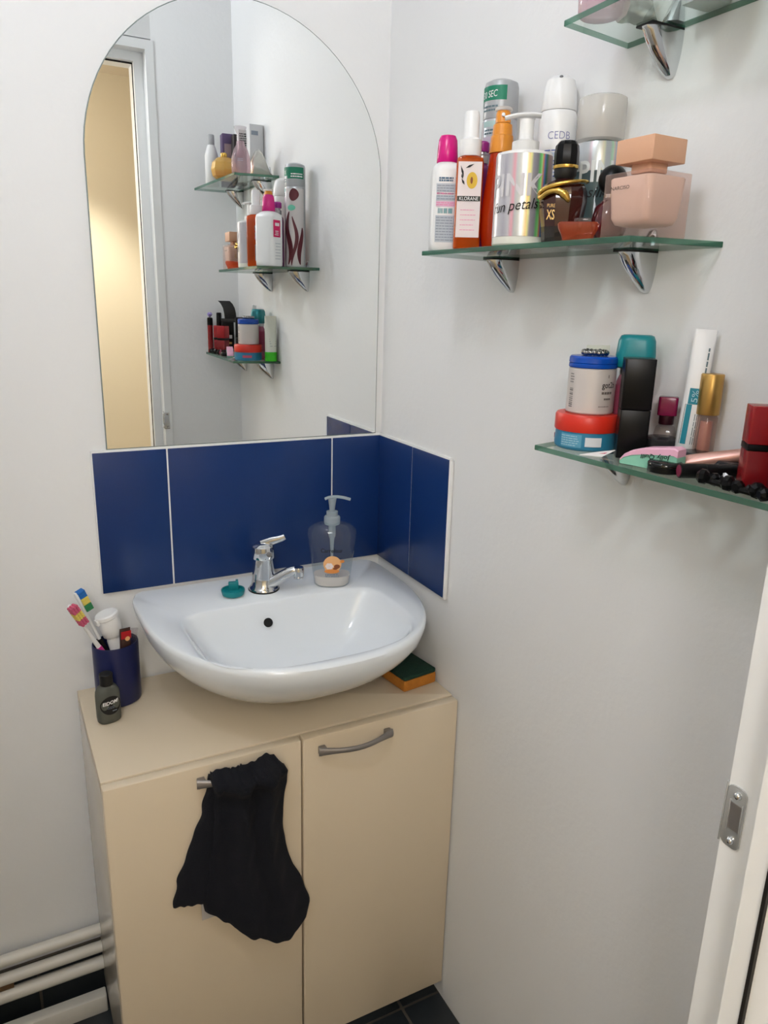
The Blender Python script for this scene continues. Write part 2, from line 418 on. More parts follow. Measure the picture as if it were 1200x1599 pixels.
# ------------------------------------------------------------------ wall lamp over the door (out of view, lights the room)
lt = thing('wall_lamp', 'white globe wall lamp above the door frame', 'lamp', (LAMP_POS[0], -1.012, LAMP_POS[2]))
obj('globe_base', shift(lathe([(.03, 0), (.03, .006), (.012, .012), (.012, .02)]), (0, 0, 0), (-PI/2, 0, 0)), WHITEP, lt)
LM = mat('lamp_glow', 'F1F6FF', .5, emit=LAMP_E)
obj('globe', sphere(LAMP_R, (0, 1.012+LAMP_POS[1], 0), 20, 12), LM, lt)
ht = thing('corridor_fill', 'added fill globe on the beige corridor wall, out of view', 'lamp', (-1.1, -2.2, 1.86))  # unseen globe added to fill the room with light through the doorway
obj('globe_base', shift(lathe([(.03, 0), (.03, .01), (.012, .015), (.012, .12)]), (0, 0, 0), (-PI/2, 0, 0)), WHITEP, ht)
obj('fill_globe', sphere(.16, (0, .23, 0), 20, 12), mat('corridor_fill_glow', 'F3F4F9', .5, emit=HALL_E), ht)

dl = thing('corridor_downlight', 'recessed ceiling downlight in the corridor, glimpsed in the mirror', 'lamp', (-.34, -1.84, 2.2))
obj('trim_ring', lathe([(.048, -.001), (.050, -.004), (.040, -.006), (.038, -.001)], 28), WHITEP, dl)
obj('lamp_disc', lathe([(.036, -.003), (.036, -.0015)], 24), mat('downlight_glow', 'FFF0DA', .5, emit=30), dl)
sl = bpy.data.lights.new('downlight', 'SPOT'); sl.energy = 70; sl.color = (1, .95, .86); sl.spot_size = math.radians(82); sl.spot_blend = .55; sl.shadow_soft_size = .035
so = bpy.data.objects.new('downlight', sl); COL.objects.link(so); so.parent = dl; so.location = (0, 0, -.012)

# ================================================================== MIRROR
def arch(y0, y1, ins, n=40):
    hw, cx, zb, zc = .2535-ins, -.2685, 1.100+ins, 1.555
    P = [(cx-hw, zb), (cx+hw, zb)]+[(cx+hw*math.cos(PI*i/n), zc+hw*math.sin(PI*i/n)) for i in range(n+1)]
    return [[(x, y, z) for x, z in P] for y in (y0, y1)]
a0 = arch(0, -.004, 0); a1 = arch(0, -.0052, .0016)
g = loft([a0[0], a0[1], a1[1]], True, True); nf = len(g[1])
idx = [1]*nf; idx[-1] = 0
mr = obj('wall_mirror', (g[0], g[1], idx), [MIRROR, mat('mirror_edge', '8A9490', .2, metal=.4)], None, smooth=25)
tag(mr, 'frameless mirror with arched top above the blue tiles', 'mirror')

# ================================================================== PIPES
for z, r, lb in ((.1685, .0108, 'topmost of the white pipes along the back wall'), (.1275, .0108, 'middle one of the three white pipes left of the cabinet'),
                 (.0895, .0125, 'lowest of the three round white pipes on the wall')):
    p = obj('heating_pipe', tube([(-1.149, 0, 0), (-.9, 0, 0), (-.62, 0, 0), (-.6032, 0, 0)], r, 16), mat('pipe_paint', 'DAD6CC', .35), None, loc=(0, -.03, z))
    tag(p, lb, 'pipe', 'white heating pipes')
p = thing('pipe_duct', 'white square duct strip lying on the floor under the pipes', 'duct', (-.9, -.05, 0))
obj('duct_cover', shift(rbox(.544, .024, .038, .003, .002), (.0235, -.001, 0)), mat('pipe_paint', 'DAD6CC', .35), p)
obj('pipe_bracket', box(.105, .14, .019, .0397, .1015, .1165, .001), mat('rusty_clip', '6E5438', .7), None, loc=(-.9, -.05, 0))
bpy.data.objects['pipe_bracket'].parent = bpy.data.objects['heating_pipe.002']; bpy.data.objects['pipe_bracket'].location = (-.9, -.02, -.0895)

# ================================================================== CABINET
CX0, CX1, CYF, CZ = -.603, -.002, -.306, .673
cab = thing('vanity_cabinet', 'cream two door cabinet under the washbasin', 'cabinet', (-.3, -.15, 0))
def cb(name, geo, m, par=cab, **k):
    return obj(name, shift(geo, (.3, .15, 0)), m, par, **k)
cb('side_panel', box(CX0, CX0+.018, CYF, -.012, .041, CZ-.018, .0006), CREAM_SIDE)
cb('side_panel', box(CX1-.018, CX1, CYF, -.012, .041, CZ-.018, .0006), CREAM_SIDE)
cb('bottom_panel', box(CX0+.018, CX1-.018, CYF, -.02, .041, .059), CREAM)
cb('back_panel', box(CX0+.018, CX1-.018, -.02, -.012, .041, CZ-.02), CREAM_DARK)
cb('top_panel', box(CX0, CX1, CYF, -.012, CZ-.018, CZ, .0012), CREAM)
for x in (CX0+.05, CX1-.05):
    for y in (CYF+.04, -.05):
        cb('foot', shift(cyl(.018, 0.0005, .041, .002, 16), (x, y, 0)), BLACKM)
doors = []
for x0, x1, hx0, hx1 in ((CX0, -.3005, -.471, -.343), (-.2975, CX1, -.273, -.139)):
    d = cb('door', box(x0, x1, CYF-.0205, CYF-.0022, .041, CZ-.001, .0028), CREAM)
    h = smooth_path([(hx0, CYF-.028, .6475), (hx0+.02, CYF-.034, .6472), (hx0+.045, CYF-.041, .647), ((hx0+hx1)/2, CYF-.0435, .647), (hx1-.045, CYF-.041, .647), (hx1-.02, CYF-.034, .6472), (hx1, CYF-.028, .6475)], 4)
    n = len(h); rr = []
    for i in range(n):
        t = abs(2*i/(n-1)-1); rr.append((.0032+.0006*t, .0046+.0034*max(0, (t-.5)/.5)))
    hd = tube(h, rr, 12)
    legs = [box(x-.006, x+.006, CYF-.031, CYF-.0206, .6400, .6545, .0015) for x in (hx0+.007, hx1-.007)]
    obj('handle', shift(join(hd, *legs), (.3, .15, 0)), SATIN, d, label='grey bow handle')
    doors.append(d)

# ================================================================== WASHBASIN
ZR = .838
def radial(inside, c, n=112):
    P = []
    for i in range(n):
        a = 2*PI*i/n; lo, hi = 0, .6
        for _ in range(40):
            m_ = (lo+hi)/2
            if inside(c[0]+m_*math.cos(a), c[1]+m_*math.sin(a)): lo = m_
            else: hi = m_
        P.append((c[0]+lo*math.cos(a), c[1]+lo*math.sin(a)))
    return P
def in_out(x, y):
    X, Y = abs(x+.26)/.2425, y+.10
    if Y < 0: return X**2.35+(abs(Y)/.307)**2.35 < 1
    k = max(0, (y+.05)/.05)
    return y < -.0025 and X < 1-.06*k**2.5
def in_bowl(x, y):
    X, Y = abs(x+.267)/.181, y+.245
    return (X**2.9+(abs(Y)/.136)**2.9 < 1) if Y < 0 else (X**7+(Y/.110)**7 < 1)
OUT = radial(in_out, (-.26, -.18)); INN = radial(in_bowl, (-.267, -.235))
def scl(P, s, c, z): return [(c[0]+(x-c[0])*s, c[1]+(y-c[1])*s, z) for x, y in P]
def scly(P, sx, sf, z):            # underside: keep the back on the wall, draw in front and sides
    return [(-.26+(x+.26)*sx, -.0025+(y+.0025)*sf, z) for x, y in P]
rings = [scly(OUT, .30, .33, .690), scly(OUT, .42, .45, .693), scly(OUT, .54, .57, .702), scly(OUT, .66, .685, .717), scly(OUT, .77, .785, .737), scly(OUT, .865, .87, .760),
         scly(OUT, .94, .94, .785), scly(OUT, .985, .985, .808), scly(OUT, 1, 1, .827), scly(OUT, .998, .998, .8345), scly(OUT, .985, .985, ZR)]
c0 = (-.267, -.235)
rings += [scl(INN, 1.03, c0, ZR-.0005), scl(INN, 1.0, c0, ZR-.003), scl(INN, .972, c0, ZR-.009), scl(INN, .925, c0, ZR-.024), scl(INN, .855, c0, ZR-.044), scl(INN, .76, c0, ZR-.066),
          scl(INN, .64, c0, ZR-.085), scl(INN, .50, c0, ZR-.098), scl(INN, .33, c0, ZR-.106), scl(INN, .14, c0, ZR-.111), scl(INN, .13, c0, ZR-.116)]
def drain_stub(): return cyl(.028, .6735, .700, .002, 24)
basin = thing('washbasin', 'white ceramic washbasin with rounded front above the cabinet', 'basin', (-.26, -.2, .676))
def bs(name, geo, m, **k): return obj(name, shift(geo, (.26, .2, -.676)), m, basin, **k)
bs('bowl', loft(rings), CERAMIC, smooth=50)
ov = lathe([(.0062, 0), (.0075, .001), (.0085, .0022), (.0085, .003)], 20)
bs('waste_outlet', shift(drain_stub(), (-.26, -.10, 0)), WHITEP)
bs('overflow_hole', shift(lathe([(.0082, 0), (.0082, .0012)], 20), (-.293, -.1495, .803), (1.05, 0, 0)), DARK)
bs('drain', shift(lathe([(.02, 0), (.022, .002), (.016, .004), (.004, .003)], 24), (-.267, -.235, .7265)), CHROME)

# faucet
tap = thing('basin_tap', 'chrome single lever tap at the back of the washbasin', 'tap', (-.276, -.078, ZR))
obj('tap_body', lathe([(.0275, 0), (.0275, .003), (.0255, .006), (.0225, .010), (.0205, .025), (.0188, .045), (.0178, .060)], 32), CHROME, tap)
obj('base_ring', lathe([(.0282, 0), (.0285, .0015), (.0278, .0025)], 32), BLACKM, tap)
obj('cartridge_cap', lathe([(.0190, .0605), (.0202, .062), (.0205, .075), (.0195, .083), (.014, .088), (.004, .0895)], 32), CHROME, tap)
obj('button', shift(cyl(.0045, 0, .0015, .0005, 14), (.004, -.0200, .072), (PI/2, 0, .2)), SATIN, tap)
lv = smooth_path([(-.002, 0, .085), (.012, -.006, .0915), (.026, -.012, .096), (.036, -.016, .101)], 4)
obj('lever', tube(lv, [(.0035, .009-.004*i/(len(lv)-1)) for i in range(len(lv))], 10), CHROME, tap)
sp = smooth_path([(.004, -.010, .012), (.016, -.019, .021), (.030, -.027, .032), (.041, -.0325, .0395), (.048, -.036, .0415)], 4)
obj('spout', tube(sp, [.0112-.0022*i/(len(sp)-1) for i in range(len(sp))], 14), CHROME, tap)
ae = obj('aerator', shift(lathe([(.0085, 0), (.0088, .003), (.0082, .0035), (.0098, .005), (.0102, .018), (.009, .0215), (.003, .0225)], 24), (.0530, -.0385, .026)), CHROME, tap)

# blue stopper-like cap on the basin deck
cp = thing('bottle_cap', 'small teal flip cap lying left of the tap', 'cap', (-.336, -.086, ZR), face(-.336, -.086))
obj('cap_shell', lathe([(.0150, 0), (.0195, .003), (.0212, .010), (.0205, .0125), (.018, .0125), (.017, .009), (.002, .008)], 28), TEAL, cp)
obj('spout_nub', shift(join(box(-.009, .009, -.004, .004, 0, .016, .0015), box(.004, .0085, -.004, .005, .010, .019, .001)), (.001, .008, .007)), TEAL, cp)

# soap dispenser
sx_, sy_ = -.152, -.105
sd = thing('soap_dispenser', 'clear pump bottle with a little cream soap left, right of the tap', 'soap bottle', (sx_, sy_, ZR), face(sx_, sy_))
bp_ = [(.058, .040, 0), (.066, .046, .004), (.070, .049, .020), (.078, .052, .050), (.086, .055, .082), (.0905, .055, .100), (.088, .052, .108), (.072, .044, .1155), (.044, .034, .120), (.028, .028, .122), (.027, .027, .126)]
def oval(prof, n=40): return loft([[(wx/2*math.copysign(abs(math.cos(2*PI*j/n))**.8, math.cos(2*PI*j/n)), wy/2*math.copysign(abs(math.sin(2*PI*j/n))**.8, math.sin(2*PI*j/n)), z) for j in range(n)] for wx, wy, z in prof])
obj('bottle', oval(bp_), CLEAR, sd, smooth=60)
obj('liquid_soap', oval([(.055, .038, .0015), (.063, .0435, .005), (.067, .0465, .018), (.0675, .0468, .0215)]), SOAP, sd)
obj('collar', lathe([(.0140, .118), (.0148, .120), (.0148, .131), (.0135, .133), (.0105, .134), (.0105, .142), (.0085, .1425)], 28), PUMP, sd)
obj('pump_stem', lathe([(.0048, .1425), (.0055, .150), (.0075, .164), (.008, .167)], 20), PUMP, sd)
ph = smooth_path([(-.013, 0, .165), (-.006, 0, .168), (.006, 0, .1695), (.02, 0, .168), (.033, 0, .1645)], 4)
obj('pump_head', tube(ph, [(.0052, .0026)]*len(ph), 12), PUMP, sd)
obj('dip_tube', lathe([(.0068, .118), (.0068, .095), (.0045, .09), (.0025, .06), (.0025, .004)], 14), PUMP, sd)
def wrap_soap(off=.0006):
    def f(x, z):
        t = min(max(z, 0), .1); hw = .033+.12*t; hy = .0245+.035*t
        k = min(abs(x)/hw, .98); return (x, -hy*(1-k**2.5)**(1/2.5)-off, z)
    return f
ws = wrap_soap()
prt('lettering', text_geo('Carrefour', .0105, ws, 0, .071, width=.040, bold=.0002), INK, sd)
prt('fruit_picture', disc(ws, .001, .048, .0165, .0165, 28), CARAMEL, sd)
ws2 = wrap_soap(.0009)
prt('flower_print', join(*[disc(ws2, -.0045+.0040*math.cos(a*PI/3), .0445+.0036*math.sin(a*PI/3), .0036, .0030, 10) for a in range(6)]), PAPER, sd)
ws3 = wrap_soap(.0012)
prt('almond_print', join(disc(ws3, .0095, .0440, .0055, .0042, 16), disc(ws3, .0065, .0400, .0045, .0022, 12)), BROWNP, sd)
prt('leaf_print', join(disc(ws2, .019, .0535, .004, .0032, 12), disc(ws2, .0, .0345, .014, .0042, 18)), mat('orange_print', 'DA8A42', .6), sd)
prt('small_print', words(ws, -.012, .014, .0225, .0295, 2, .6), INKG, sd)

# ================================================================== cabinet-top items
cx_, cy_ = -.5400, -.072
cup = thing('toothbrush_cup', 'navy blue ceramic tumbler holding toothbrushes on the cabinet', 'cup', (cx_, cy_, CZ), .35)
prof = [(.034, 0), (.0375, .002), (.0385, .01), (.0385, .108), (.0378, .1095), (.0365, .1095), (.0355, .107), (.0352, .008), (.002, .006)]
obj('tumbler', lathe(prof, 40, 1.0, .9), NAVY, cup)
CUPTOP = CZ+.1095
def brush(label, tip, foot, headmats, gripmat, bend):
    a, b = Vector(foot), Vector(tip); L = (b-a).length; d = (b-a).normalized()
    t = thing('toothbrush', label, 'toothbrush', a, group='toothbrushes in the cup')
    q = Vector((0, 0, 1)).rotation_difference(d); t.rotation_mode = 'QUATERNION'
    from mathutils import Quaternion
    t.rotation_quaternion = q @ Quaternion((0, 0, 1), bend)
    obj('handle', loft([[(x*k, y*k2, z*L) for x, y in rrect(.010, .007, .003)] for z, k, k2 in ((.45, .9, .9), (.6, .7, .75), (.72, .5, .7), (.8, .42, .7), (.86, 1.0, .7), (.93, 1.25, .7), (.98, 1.1, .7), (1.0, .6, .6))]), WHITEP, t)
    obj('grip', loft([[(x*k, y*k, z*L) for x, y in rrect(.011, .009, .004)] for z, k in ((0, .6), (.03, 1), (.25, 1.15), (.40, .95), (.445, .85))]), BLACKM, t)
    obj('grip_band', loft([[(x*k, y*k, z*L) for x, y in rrect(.0104, .0085, .004)] for z, k in ((.448, .96), (.53, .88))]), gripmat, t)
    z = L*.81; dz = L*.190/len(headmats)
    for i, m in enumerate(headmats):
        G = []
        for r in range(3):
            for c in range(3):
                zz = z+dz*(i+(r+.5)/3)
                G.append(shift(rbox(.0042, .0042, .0125, .001, .0004, 1), (-.0046+c*.0046, -.0020, zz), (PI/2, 0, 0)))
        obj('bristles', join(*G), m, t, smooth=0)
    return t
brush('toothbrush with pink and yellow bristles and a pink ring', (-.609, -.104, .872), (-.522, -.070, .686), [BPINK, BYEL, BPINK], mat('hot_pink', 'E0409A', .4), .5)
brush('toothbrush with blue, yellow and green bristles behind the pink one', (-.596, -.070, .878), (-.528, -.052, .686), [BGRN, BYEL, BBLUE], BLACKM, 1.9)
tp = thing('toothpaste_tube', 'white toothpaste tube with flip cap standing cap up in the cup', 'toothpaste', (-.517, -.066, .703), rot=(-.08, -.24, .3))
obj('tube_body', loft([[(x, y, z) for x, y in rrect(wx, wy, min(wx, wy)*.48)] for wx, wy, z in ((.034, .003, 0), (.034, .012, .02), (.032, .020, .055), (.029, .025, .085), (.022, .022, .092))]), WHITEP, tp)
obj('cap', lathe([(.0160, .0925), (.0172, .094), (.0182, .114), (.0178, .1255), (.0192, .127), (.0192, .1325), (.0172, .1345), (.003, .135)], 28), WHITEP, tp)
obj('cap_hinge', box(-.0215, -.015, -.006, .006, .121, .131, .001), WHITEP, tp)
rc = thing('tooth_powder_sachet', 'small tube with red and brown label beside the toothpaste in the cup', 'tube', (-.5290, -.0890, .697), rot=(.05, .02, .2))
obj('tube_body', loft([[(x, y, z) for x, y in rrect(wx, wy, min(wx, wy)*.45)] for wx, wy, z in ((.018, .004, 0), (.018, .008, .03), (.018, .010, .100), (.018, .006, .112), (.018, .002, .116))]), mat('brown_sachet', '3C2620', .4), rc)
prt('red_label', patch(wrap_flat(-.0052), -.0085, .0085, .099, .113, 2), mat('red_print', 'B0141E', .5), rc)
prt('label_ring', disc(wrap_flat(-.0056), .002, .099, .0042, .0042, 14), CARAMEL, rc)
rz_ = thing('razor', 'clear plastic razor handle leaning on the right rim of the cup', 'razor', (-.522, -.078, .684), rot=(-.04, .13, 0))
obj('razor_handle', loft([[(x, y, z) for x, y in rrect(wx, wy, .003)] for wx, wy, z in ((.006, .004, 0), (.009, .006, .02), (.008, .005, .07), (.010, .005, .112), (.012, .004, .118))]), CLEARG, rz_)

bt = thing('shower_gel_bottle', 'small grey travel bottle with round black label in front of the blue cup', 'bottle', (-.566, -.137, CZ), face(-.566, -.137)+.28)
obj('bottle', oval([(.031, .022, 0), (.037, .027, .003), (.0385, .028, .010), (.0385, .028, .048), (.037, .027, .055), (.030, .024, .062), (.021, .020, .066)]), SMOKE, bt, smooth=60)
obj('liquid', oval([(.029, .020, .001), (.034, .024, .004), (.0355, .025, .012), (.0355, .025, .018)]), mat('grey_brown_gel', '7A7466', .3), bt)
obj('cap', cyl(.0105, .066, .086, .001, 28), BLACKM, bt)
def wrap_oval(hw, hy, off=.0005):
    return lambda x, z: (x, -hy*max(0, 1-(min(abs(x)/hw, .99))**2.5)**.4-off, z)
wo = wrap_oval(.01945, .0142)
prt('round_label', disc(wo, .0005, .034, .0165, .0165, 30), INK, bt)
wo2 = wrap_oval(.01945, .0142, .0009)
prt('lettering', text_geo('EIDOM!', .0085, wo2, .0005, .0365, width=.026, shear=.25, rot=.12, bold=.0002), INKW, bt)
prt('small_print', join(patch(wo2, .002, .0095, .0232, .0245, 3), words(wo2, -.006, .008, .028, .033, 2, .3)), INKG, bt)

# sponge
spn = thing('sponge', 'orange kitchen sponge with dark green scourer in the corner under the basin', 'sponge', (-.049, -.206, CZ), .14)
obj('foam', rbox(.074, .108, .021, .004, .003), SPONGE, spn)
obj('scourer', shift(rbox(.073, .107, .008, .004, .002), (0, 0, .021)), SCOUR, spn)

# towel over the left handle
tw = thing('hand_towel', 'dark navy terry towel hanging over the left door handle', 'towel', (-.40, -.33, .66))
def towel(Lx, Rx, z_top, z_bot, dep, nfold, seed, back=-.329, nx=44, nz=44, roll=True, bump=0):
    rnd = random.Random(seed); ph_ = [rnd.uniform(0, 6) for _ in range(6)]
    def interp(T, t):
        for (a, va), (b, vb) in zip(T, T[1:]):
            if a <= t <= b:
                k = (t-a)/(b-a); k = k*k*(3-2*k)*.5+k*.5; return va+(vb-va)*k
        return T[-1][1]
    V = []; F = []
    for j in range(nz+1):
        t = j/nz
        for i in range(nx+1):
            s = i/nx
            xl, xr = interp(Lx, t), interp(Rx, t); x = xl+(xr-xl)*s
            z = interp(z_top, s)*(1-t)+interp(z_bot, s)*t
            edge = (min(s, 1-s)*2)**.45; top_ = min(1, (t*9)**.6+.42) if roll else 1; bot = min(1, ((1-t)*14)**.5+.35)
            fold = .5+.5*math.sin(s*nfold*2*PI+ph_[0]+.9*math.sin(t*2.2+ph_[1]))*(.95-.35*t)
            fold2 = math.sin(s*nfold*4.3+ph_[2]+t*3)*.25
            d = dep*(.42+.55*fold+.22*fold2)*edge*top_*bot+.005+bump*math.exp(-((z-.648)/.016)**2)
            V.append((x+.4+.0012*math.sin(t*34+s*20+ph_[3]), back-d+.33, z-.66+.0012*math.sin(s*50+ph_[4])))
    n = len(V)
    for j in range(nz+1):
        for i in range(nx+1):
            v = V[j*(nx+1)+i]; V.append((v[0], back-.0012+.33 if (.06 < j/nz) else min(back-.0012+.33, v[1]+.004), v[2]))
    W = nx+1
    for j in range(nz):
        for i in range(nx):
            a = j*W+i; F.append((a, a+1, a+W+1, a+W)); F.append((n+a, n+a+W, n+a+W+1, n+a+1))
    for i in range(nx):
        F.append((i, n+i, n+i+1, i+1)); a = nz*W+i; F.append((a, a+1, n+a+1, n+a))
    for j in range(nz):
        a = j*W; F.append((a, a+W, n+a+W, n+a)); a = j*W+nx; F.append((a, n+a, n+a+W, a+W))
    return V, F
obj('rear_fold', towel([(0, -.452), (.3, -.466), (.55, -.487), (.8, -.508), (1, -.516)], [(0, -.40), (1, -.41)],
    [(0, .660), (1, .662)], [(0, .441), (.5, .432), (1, .425)], .016, 1.2, 3), TOWEL, tw, smooth=80)
obj('front_fold', towel([(0, -.452), (.15, -.449), (.4, -.452), (.7, -.464), (.9, -.472), (1, -.468)],
    [(0, -.350), (.06, -.334), (.16, -.330), (.3, -.338), (.48, -.335), (.62, -.322), (.76, -.301), (.88, -.292), (.95, -.295), (1, -.305)],
    [(0, .668), (.2, .671), (.5, .668), (.8, .677), (1, .668)], [(0, .418), (.2, .385), (.45, .345), (.65, .320), (.82, .311), (1, .325)], .040, 2.6, 11, back=-.333, bump=.017), TOWEL, tw, smooth=80)
obj('care_label', box(-.073, -.052, -.0035, -.0025, -.262, -.225), mat('care_label_cloth', 'B9B4B0', .8), tw)

# ================================================================== GLASS SHELVES
def bracket(parent, y, zb, jp=.018, jh=.028):
    """chrome shell bracket clamping the glass, on the wall x=0"""
    secs = [(.0, .046, .0115), (-.004, .0445, .0115), (-.012, .039, .0112), (-.020, .032, .0105), (-.028, .0235, .0092), (-.036, .0140, .0074), (-.041, .0075, .0055), (-.0435, .003, .003)]
    R = []
    for z, p, hw in secs:
        R.append([(-.0002, y+hw, zb+z), (-p*.55, y+hw, zb+z), (-p*.85, y+hw*.75, zb+z), (-p, y+hw*.3, zb+z), (-p, y-hw*.3, zb+z), (-p*.85, y-hw*.75, zb+z), (-p*.55, y-hw, zb+z), (-.0002, y-hw, zb+z)])
    b = obj('bracket', loft(R), CHROME, parent, smooth=50)
    obj('rubber_pad', box(-.0465, -.0004, y-.0118, y+.0118, zb, zb+.0022, .0004), BLACKM, b)
    zt = zb+.0022+.006
    J = []
    for z, p, hw in ((0, jp, .010), (jh*.2, jp*.87, .0095), (jh*.57, jp*.57, .008), (jh*.9, jp*.27, .006), (jh, jp*.1, .003)):
        J.append([(-.0002, y+hw, zt+z), (-p*.6, y+hw, zt+z), (-p, y+hw*.4, zt+z), (-p, y-hw*.4, zt+z), (-p*.6, y-hw, zt+z), (-.0002, y-hw, zt+z)])
    obj('upper_jaw', loft(J), CHROME, b, smooth=50)
def glass_shelf(label, pts, zt, ys, jaw=(.018, .028)):
    t = thing('glass_shelf', label, 'shelf', (0, sum(p[1] for p in pts)/len(pts), zt))
    t_y = t.location.y
    P = [(x, y-t_y) for x, y in pts]
    ins = .0006; c = (sum(p[0] for p in P)/4, sum(p[1] for p in P)/4)
    Q = [(x+(c[0]-x)*.004, y+(c[1]-y)*.004) for x, y in P]
    g = loft([[(x, y, -.006) for x, y in Q], [(x, y, -.0055) for x, y in P], [(x, y, -.0005) for x, y in P], [(x, y, 0) for x, y in Q]])
    idx = [1]*12+[0, 0]
    obj('glass_panel', (g[0], g[1], idx), [SHELF_TOP, SHELF_EDGE], t, smooth=0)
    for y in ys: bracket(t, y-t_y, -.006-.0022, *jaw)
    return t
MZ, BZ, TZ = 1.4205, 1.193, 1.642
glass_shelf('middle glass shelf, holding sprays and perfume bottles', [(-.0006, -.328), (-.134, -.366), (-.116, -.738), (-.0006, -.752)], MZ, (-.400, -.655), (.010, .018))
glass_shelf('topmost glass shelf, cut by the upper edge of the photo', [(-.0006, -.585), (-.108, -.602), (-.120, -.945), (-.0006, -.935)], TZ, (-.655, -.885))
glass_shelf('lowest glass shelf, holding jars and make-up', [(-.0006, -.590), (-.118, -.622), (-.100, -.962), (-.0006, -.935)], BZ, (-.655, -.890))

# ================================================================== MIDDLE SHELF ITEMS
# 1 pink capped lotion bottle
x, y = -.1030, -.3720
t = thing('lotion_bottle', 'white lotion bottle with magenta cap, first from the left on the middle shelf', 'bottle', (x, y, MZ), face(x, y)+.08)
obj('bottle', rprof([(.037, .052, 0), (.040, .055, .002), (.0405, .056, .010), (.0405, .056, .100), (.038, .053, .107), (.030, .036, .112), (.025, .026, .114)], .012), WHITEP, t, smooth=50)
obj('cap', lathe([(.0138, .114), (.0145, .115), (.0138, .128), (.0125, .142), (.0100, .1475), (.003, .149)], 28), PINKCAP, t)
wf = wrap_flat(-.028)
for (a, b, m) in ((.085, .074, PBLUE), (.0705, .0635, PBLUE), (.063, .056, PPINK), (.045, .011, PBLUE)):
    prt('text_panel', patch(wf, -.0150, .0130, b, a, 1), m, t)
wf2 = wrap_flat(-.028, off=.0006)
prt('small_print', join(words(wf2, -.014, .012, .012, .044, 9, .3), words(wf2, -.014, .012, .064, .084, 6, .3)), INKG, t)
prt('heading_print', words(wf2, -.012, .009, .087, .093, 2, .7), mat('dark_blue_ink', '4A6A84', .6), t)
prt('pink_print', join(words(wf2, -.0145, .008, .0712, .0735, 1, .8), words(wf2, -.0145, .012, .057, .062, 2, .4)), INKP, t)
prt('barcode', bars(wf2, -.012, .008, .0475, .054, 10), INKT, t)
wx_ = lambda u, z: (-.02025-.0004, -u, z)
wy_ = lambda u, z: (-u, .0284, z); wy2_ = lambda u, z: (-u, .0288, z)
prt('brand_label', patch(wy_, -.006, .0155, .060, .095, 1), MAGENTA, t)
prt('brand_print', join(words(wy2_, -.002, .013, .082, .090, 1, .8), words(wy2_, .000, .012, .063, .074, 3, .5)), INKW, t)
prt('front_print', words(wy_, -.006, .012, .012, .050, 6, .15), INKG, t)
# 2 amber oil bottle
x, y = -.1100, -.4385
t = thing('hair_oil_bottle', 'square amber oil bottle with white cap and fruit label beside the white lotion', 'bottle', (x, y, MZ), face(x, y)+.05)
obj('bottle', rprof([(.031, .029, 0), (.034, .032, .002), (.034, .032, .104), (.032, .030, .109), (.022, .020, .112), (.019, .019, .113)], .005), AMBER, t, smooth=40)
obj('cap', lathe([(.0135, .112), (.0138, .113), (.0138, .131), (.0105, .133), (.0098, .134), (.0098, .160), (.0085, .164), (.002, .165)], 28), WHITEP, t)
wf = wrap_flat(-.016); wf2 = wrap_flat(-.016, off=.0007); wf3 = wrap_flat(-.016, off=.0010)
prt('paper_label', patch(wf, -.0150, .0150, .014, .104, 1), PAPER, t)
prt('brand_band', patch(wf2, -.0148, .0145, .0575, .0635, 1), mat('dark_green_ink', '2C2F26', .6), t)
prt('lettering', text_geo('KLORANE', .0058, wf3, 0, .0585, width=.024), INKW, t)
prt('fruit_print', disc(wf2, .003, .082, .0068, .0098, 24), YELLOWP, t)
prt('seed_print', disc(wf3, .0025, .082, .0016, .0042, 12), BROWNP, t)
lf = []
for (cx, cz, a, L) in ((-.0095, .092, 1.9, .008), (-.008, .080, 2.1, .005), (-.001, .0985, .45, .0065), (-.0095, .0865, 1.75, .004)):
    lf.append(([wf2(cx+L*math.cos(a), cz+L*math.sin(a)), wf2(cx-.0014*math.sin(a), cz+.0014*math.cos(a)), wf2(cx-L*math.cos(a)*.8, cz-L*math.sin(a)*.8), wf2(cx+.0014*math.sin(a), cz-.0014*math.cos(a))], [(0, 1, 2, 3)]))
prt('leaf_print', join(*lf), INK, t)
prt('small_print', words(wf2, -.010, .010, .020, .050, 5, .12), INKP, t)
# 3 tall grey-green spray can
x, y = -.0340, -.3910
t = thing('hairspray_can', 'tall grey aerosol can with green label top, standing behind the amber bottle', 'spray can', (x, y, MZ), face(x, y))
R_ = .0232
obj('can', lathe([(.0215, 0), (R_, .002), (R_, .168), (.0228, .170)], 36), SILVER, t)
obj('cap', lathe([(.0226, .1705), (.0230, .1715), (.0230, .210), (.0215, .2155), (.014, .219), (.003, .220)], 36), mat('grey_cap', 'A9ACAE', .35, metal=.2), t)
wc = wrap_cyl(R_); wc2 = wrap_cyl(R_, off=.0006)
prt('green_band', patch(wrap_cyl(.0230, -.55), -.022, .020, .192, .2095, 12), GREEN, t)
prt('lettering', text_geo('30 SEC', .0115, wrap_cyl(.0230, -.55, .0007), -.004, .1955, width=.024, shear=.15, rot=.05), INKW, t)
prt('small_print', join(words(wrap_cyl(.0230, -.5, .0004), -.016, .008, .178, .187, 2, .5), words(wrap_cyl(R_, -.3), -.016, .010, .150, .158, 2, .5)), mat('slate_ink', '5C7278', .6), t)
prt('pale_band', patch(wrap_cyl(R_, -.3), -.019, .012, .160, .167, 8), mat('pale_teal_print', 'A9C4C0', .6), t)
prt('lilac_band', patch(wrap_cyl(R_, -.3), -.019, .014, .128, .148, 8), mat('lilac_print', 'C0B4C0', .6), t)
